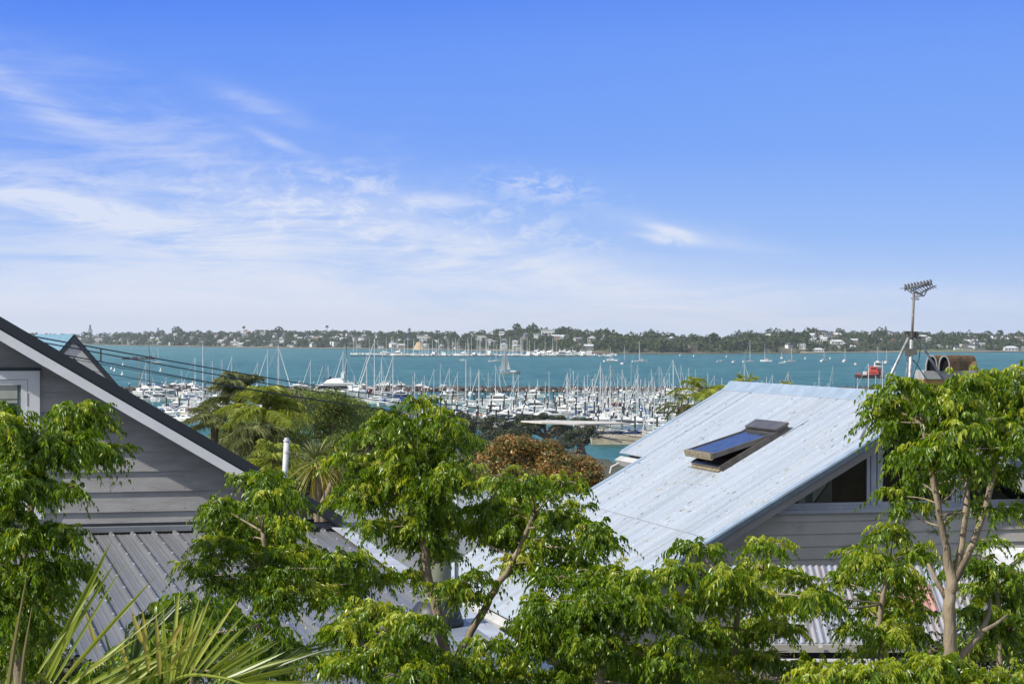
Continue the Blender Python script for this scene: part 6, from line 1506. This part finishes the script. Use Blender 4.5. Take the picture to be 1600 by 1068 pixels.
# ---------------------------------------------------------------- mid ground trees
MG = leafmat('bush_green', [(.06, .09, .015), (.11, .16, .024), (.17, .22, .038), (.27, .30, .07)], .5, .3)
MO = leafmat('bush_olive', [(.06, .07, .02), (.095, .11, .03), (.15, .15, .05), (.22, .20, .08)], .55, .25)
MD = leafmat('pohutukawa_dark', [(.025, .036, .015), (.042, .056, .022), (.07, .084, .034), (.12, .13, .065)], .55, .15)
MR = leafmat('orange_new_leaf', [(.05, .085, .022), (.10, .13, .03), (.22, .16, .045), (.40, .21, .06), (.52, .28, .09)], .42, .25)
def bush_tree(label, D, clumps, mm, leafpx=5, seed=1, name='broadleaf_tree', dens=1.0, base=None, ry=.9, cat='tree'):
    rr = random.Random(seed); k = D/F; cx = sum(c[0] for c in clumps)/len(clumps); lo = max(c[1]+c[3] for c in clumps)
    B = at(cx, lo, D); g = groundZ(B.x, B.y); t = thing(name, Vector((B.x, B.y, min(g, B.z-.2))), label, cat)
    tm = MB(); fk = at(cx, lo-(lo-min(c[1] for c in clumps))*.35, D); tm.tube([Vector((B.x, B.y, min(g, B.z-.2))), B, fk], [.2*D/80+.08, .16*D/80+.06, .1*D/80+.04], 7)
    parts = []
    for c in clumps:
        C = at(c[0], c[1], D+rr.uniform(-.4, .4)*c[2]*k); tm.tube([fk.lerp(B, .3), fk.lerp(C, .5)+Vector((0, 0, .1)), C], [.07*D/80+.02, .05*D/80+.015, .02], 5)
        RX, RZ = c[2]*k, c[3]*k; n = int(dens*c[2]*c[3]*26/leafpx**1.6)
        nl = max(5, int(c[2]*c[3]/75))
        for s in range(nl):
            dd = nrm(rng.normal(0, 1, (1, 3)))[0]; dd[2] = abs(dd[2])*1.2-.25; q = .75
            sc = np.array([C.x+dd[0]*RX*q, C.y+dd[1]*RX*ry*q, C.z+dd[2]*RZ*q]); r_ = min(RX, RZ)*rr.uniform(.55, .85)
            m_ = max(6, n//nl); nn_ = nrm(rng.normal(0, 1, (m_, 3))+np.array([0, 0, .3])); P = sc+nn_*r_*(.55+.5*rng.random((m_, 1)))*np.array([1.25, 1.25, .85])
            parts.append(quads(P, nn_+rng.normal(0, .6, nn_.shape), leafpx*k, .55))
    tm.build('trunk', BARK, t, True); V, Fc = join(parts); npmesh('crown', V, Fc, mm, t); return t
bush_tree('mid green tree with open crown below the large white yacht', 110, [(505, 630, 38, 24), (475, 662, 40, 30), (530, 640, 30, 24), (530, 660, 36, 26), (500, 690, 40, 24)], MG, seed=1, leafpx=3.6)
bush_tree('olive feathery tree left of the mid green tree behind the palms', 100, [(455, 640, 22, 26), (440, 668, 26, 26), (462, 700, 34, 20)], MO, seed=2, leafpx=3.6)
bush_tree('soft green bush filling the gap under the tall palms', 95, [(400, 668, 40, 24), (360, 690, 36, 22), (430, 690, 36, 26), (390, 715, 44, 22), (450, 672, 30, 24)], MG, seed=51, leafpx=3.6, name='green_bush', cat='bush')
bush_tree('pale green rounded tree standing before the marina left of the centre crown', 130, [(470, 622, 26, 16), (500, 628, 30, 18), (540, 636, 34, 18), (570, 648, 28, 16), (600, 668, 30, 16), (520, 662, 50, 26), (450, 650, 26, 24)], MG, seed=50, leafpx=3.2)
bush_tree('rounded green tree right of the mid green tree', 120, [(552, 650, 30, 20), (575, 668, 28, 20), (600, 680, 26, 18), (545, 690, 34, 18)], MG, seed=3, leafpx=3.4)
bush_tree('dark rounded pohutukawa near the shore left of the centre tree', 260, [(590, 648, 24, 12), (608, 660, 22, 14), (580, 662, 20, 12), (625, 652, 18, 12)], MD, seed=4, leafpx=2.8)
bush_tree('brown twiggy bush below the dark shoreline pohutukawa', 200, [(572, 668, 14, 12), (560, 676, 18, 8)], MO, seed=5, leafpx=2.8, name='twiggy_bush', cat='bush')
bush_tree('bright green bush under the mid green tree by the small pipes', 80, [(520, 705, 40, 20), (560, 700, 34, 18), (590, 690, 36, 16), (480, 720, 30, 22), (620, 700, 40, 20), (550, 725, 50, 24)], MG, seed=6, leafpx=4.4, name='green_bush', cat='bush')
bush_tree('olive bush beside the white vent pipe', 60, [(450, 735, 26, 22), (425, 745, 30, 22), (455, 765, 34, 20), (480, 755, 26, 24), (540, 770, 50, 30)], MO, seed=7, leafpx=5, name='olive_bush', cat='bush')
bush_tree('dark bush in the shade behind the left eave end', 50, [(470, 785, 30, 16), (520, 790, 36, 20), (560, 790, 40, 24), (430, 775, 30, 16)], MD, seed=27, leafpx=5.4, name='dark_bush', cat='bush')
for i, (L, D, c) in enumerate([
    ('dark pohutukawa clump at left end of the shoreline belt', 430, [(700, 668, 24, 18), (722, 662, 26, 16), (745, 672, 26, 18), (715, 684, 30, 14)]),
    ('small dark tree standing before the white boats, above the shoreline belt', 470, [(722, 652, 12, 9), (716, 660, 12, 8), (730, 660, 8, 9)]),
    ('broad dark pohutukawa in the middle of the shoreline belt', 415, [(775, 668, 30, 14), (800, 676, 30, 16), (770, 686, 34, 16), (760, 660, 16, 10)]),
    ('flat topped dark tree behind the flat white canopy', 400, [(825, 658, 26, 9), (850, 656, 30, 9), (880, 660, 34, 9), (850, 672, 40, 14), (890, 676, 34, 16), (822, 676, 26, 16)]),
    ('dark tree at the right end of the shoreline belt above the inlet', 392, [(915, 664, 18, 10), (905, 682, 24, 14), (925, 678, 12, 14), (880, 694, 36, 10), (912, 694, 20, 8)]),
    ('deep shaded low trees under the shoreline belt', 385, [(770, 700, 40, 12), (820, 700, 40, 14), (860, 704, 36, 12), (735, 700, 30, 14)])]):
    bush_tree(L, D, c, MD, seed=30+i, leafpx=2.5, name='pohutukawa_tree', dens=1.5, ry=.5)
bush_tree('small grey-green tree behind the left side of the orange bush', 110, [(735, 712, 26, 20), (755, 705, 22, 16), (730, 740, 30, 22), (752, 728, 22, 20)], MO, seed=40, leafpx=3.6)
bush_tree('large bush with orange new leaves in the middle distance', 55, [(800, 702, 34, 22), (838, 708, 38, 22), (782, 728, 34, 26), (870, 745, 50, 26), (905, 745, 34, 24), (820, 735, 40, 28), (870, 725, 36, 24), (905, 735, 28, 22), (890, 760, 44, 24), (835, 770, 50, 24), (920, 758, 20, 18), (770, 760, 26, 24), (796, 690, 10, 8)], MR, seed=41, leafpx=5.2, name='orange_leaved_bush', dens=1.3, cat='bush')
bush_tree('green bush at the foot of the orange bush', 44, [(800, 775, 40, 16), (850, 785, 44, 18), (900, 785, 30, 14), (740, 790, 40, 20), (780, 800, 50, 20)], MG, seed=42, leafpx=6, name='green_bush', cat='bush')
bush_tree('dark hedge mass between the houses behind the centre trees', 47, [(560, 830, 60, 20), (640, 830, 60, 20), (700, 825, 30, 16)], MD, seed=43, leafpx=6.5, name='dark_hedge', cat='hedge')
bush_tree('dark understory shrub below the right hand trees', 14.5, [(1300, 1075, 60, 24), (1420, 1065, 70, 30), (1520, 1040, 60, 50), (1590, 1000, 50, 60), (1010, 1080, 70, 40), (1130, 1085, 80, 30)], MD, seed=44, leafpx=11, name='understory_shrub', cat='bush')
bush_tree('dark understory shrub at the bottom left corner', 12.5, [(60, 1060, 80, 40), (0, 1000, 50, 60), (200, 1080, 70, 30)], MD, seed=45, leafpx=11, name='understory_shrub', cat='bush')
# rocky point and shadowed bank under the shoreline belt
def bank():
    rr = random.Random(6); V = []; Fs = []; k = 0; m = MB()
    for i in range(240):
        px = rr.uniform(830, 955); Y = rr.uniform(372, 452) if px < 915 else rr.uniform(400, 470); x = X_(px, Y)
        z = max(.1, groundZ(x, Y)); s = rr.uniform(.3, 1.0)
        if abs(Y-shoreY(x)) > 16: continue
        m.box((x, Y, z), (s*1.6, s*1.4, s*.9), Matrix.Rotation(rr.uniform(0, 3), 3, 'Z') @ Matrix.Rotation(rr.uniform(-.5, .5), 3, 'X'))
    o = m.build('shore_rocks', mat('shore_rock_near', (.20, .17, .14), .9, scale=1, col2=(.09, .08, .07))); tag(o, kind='structure')
bank()
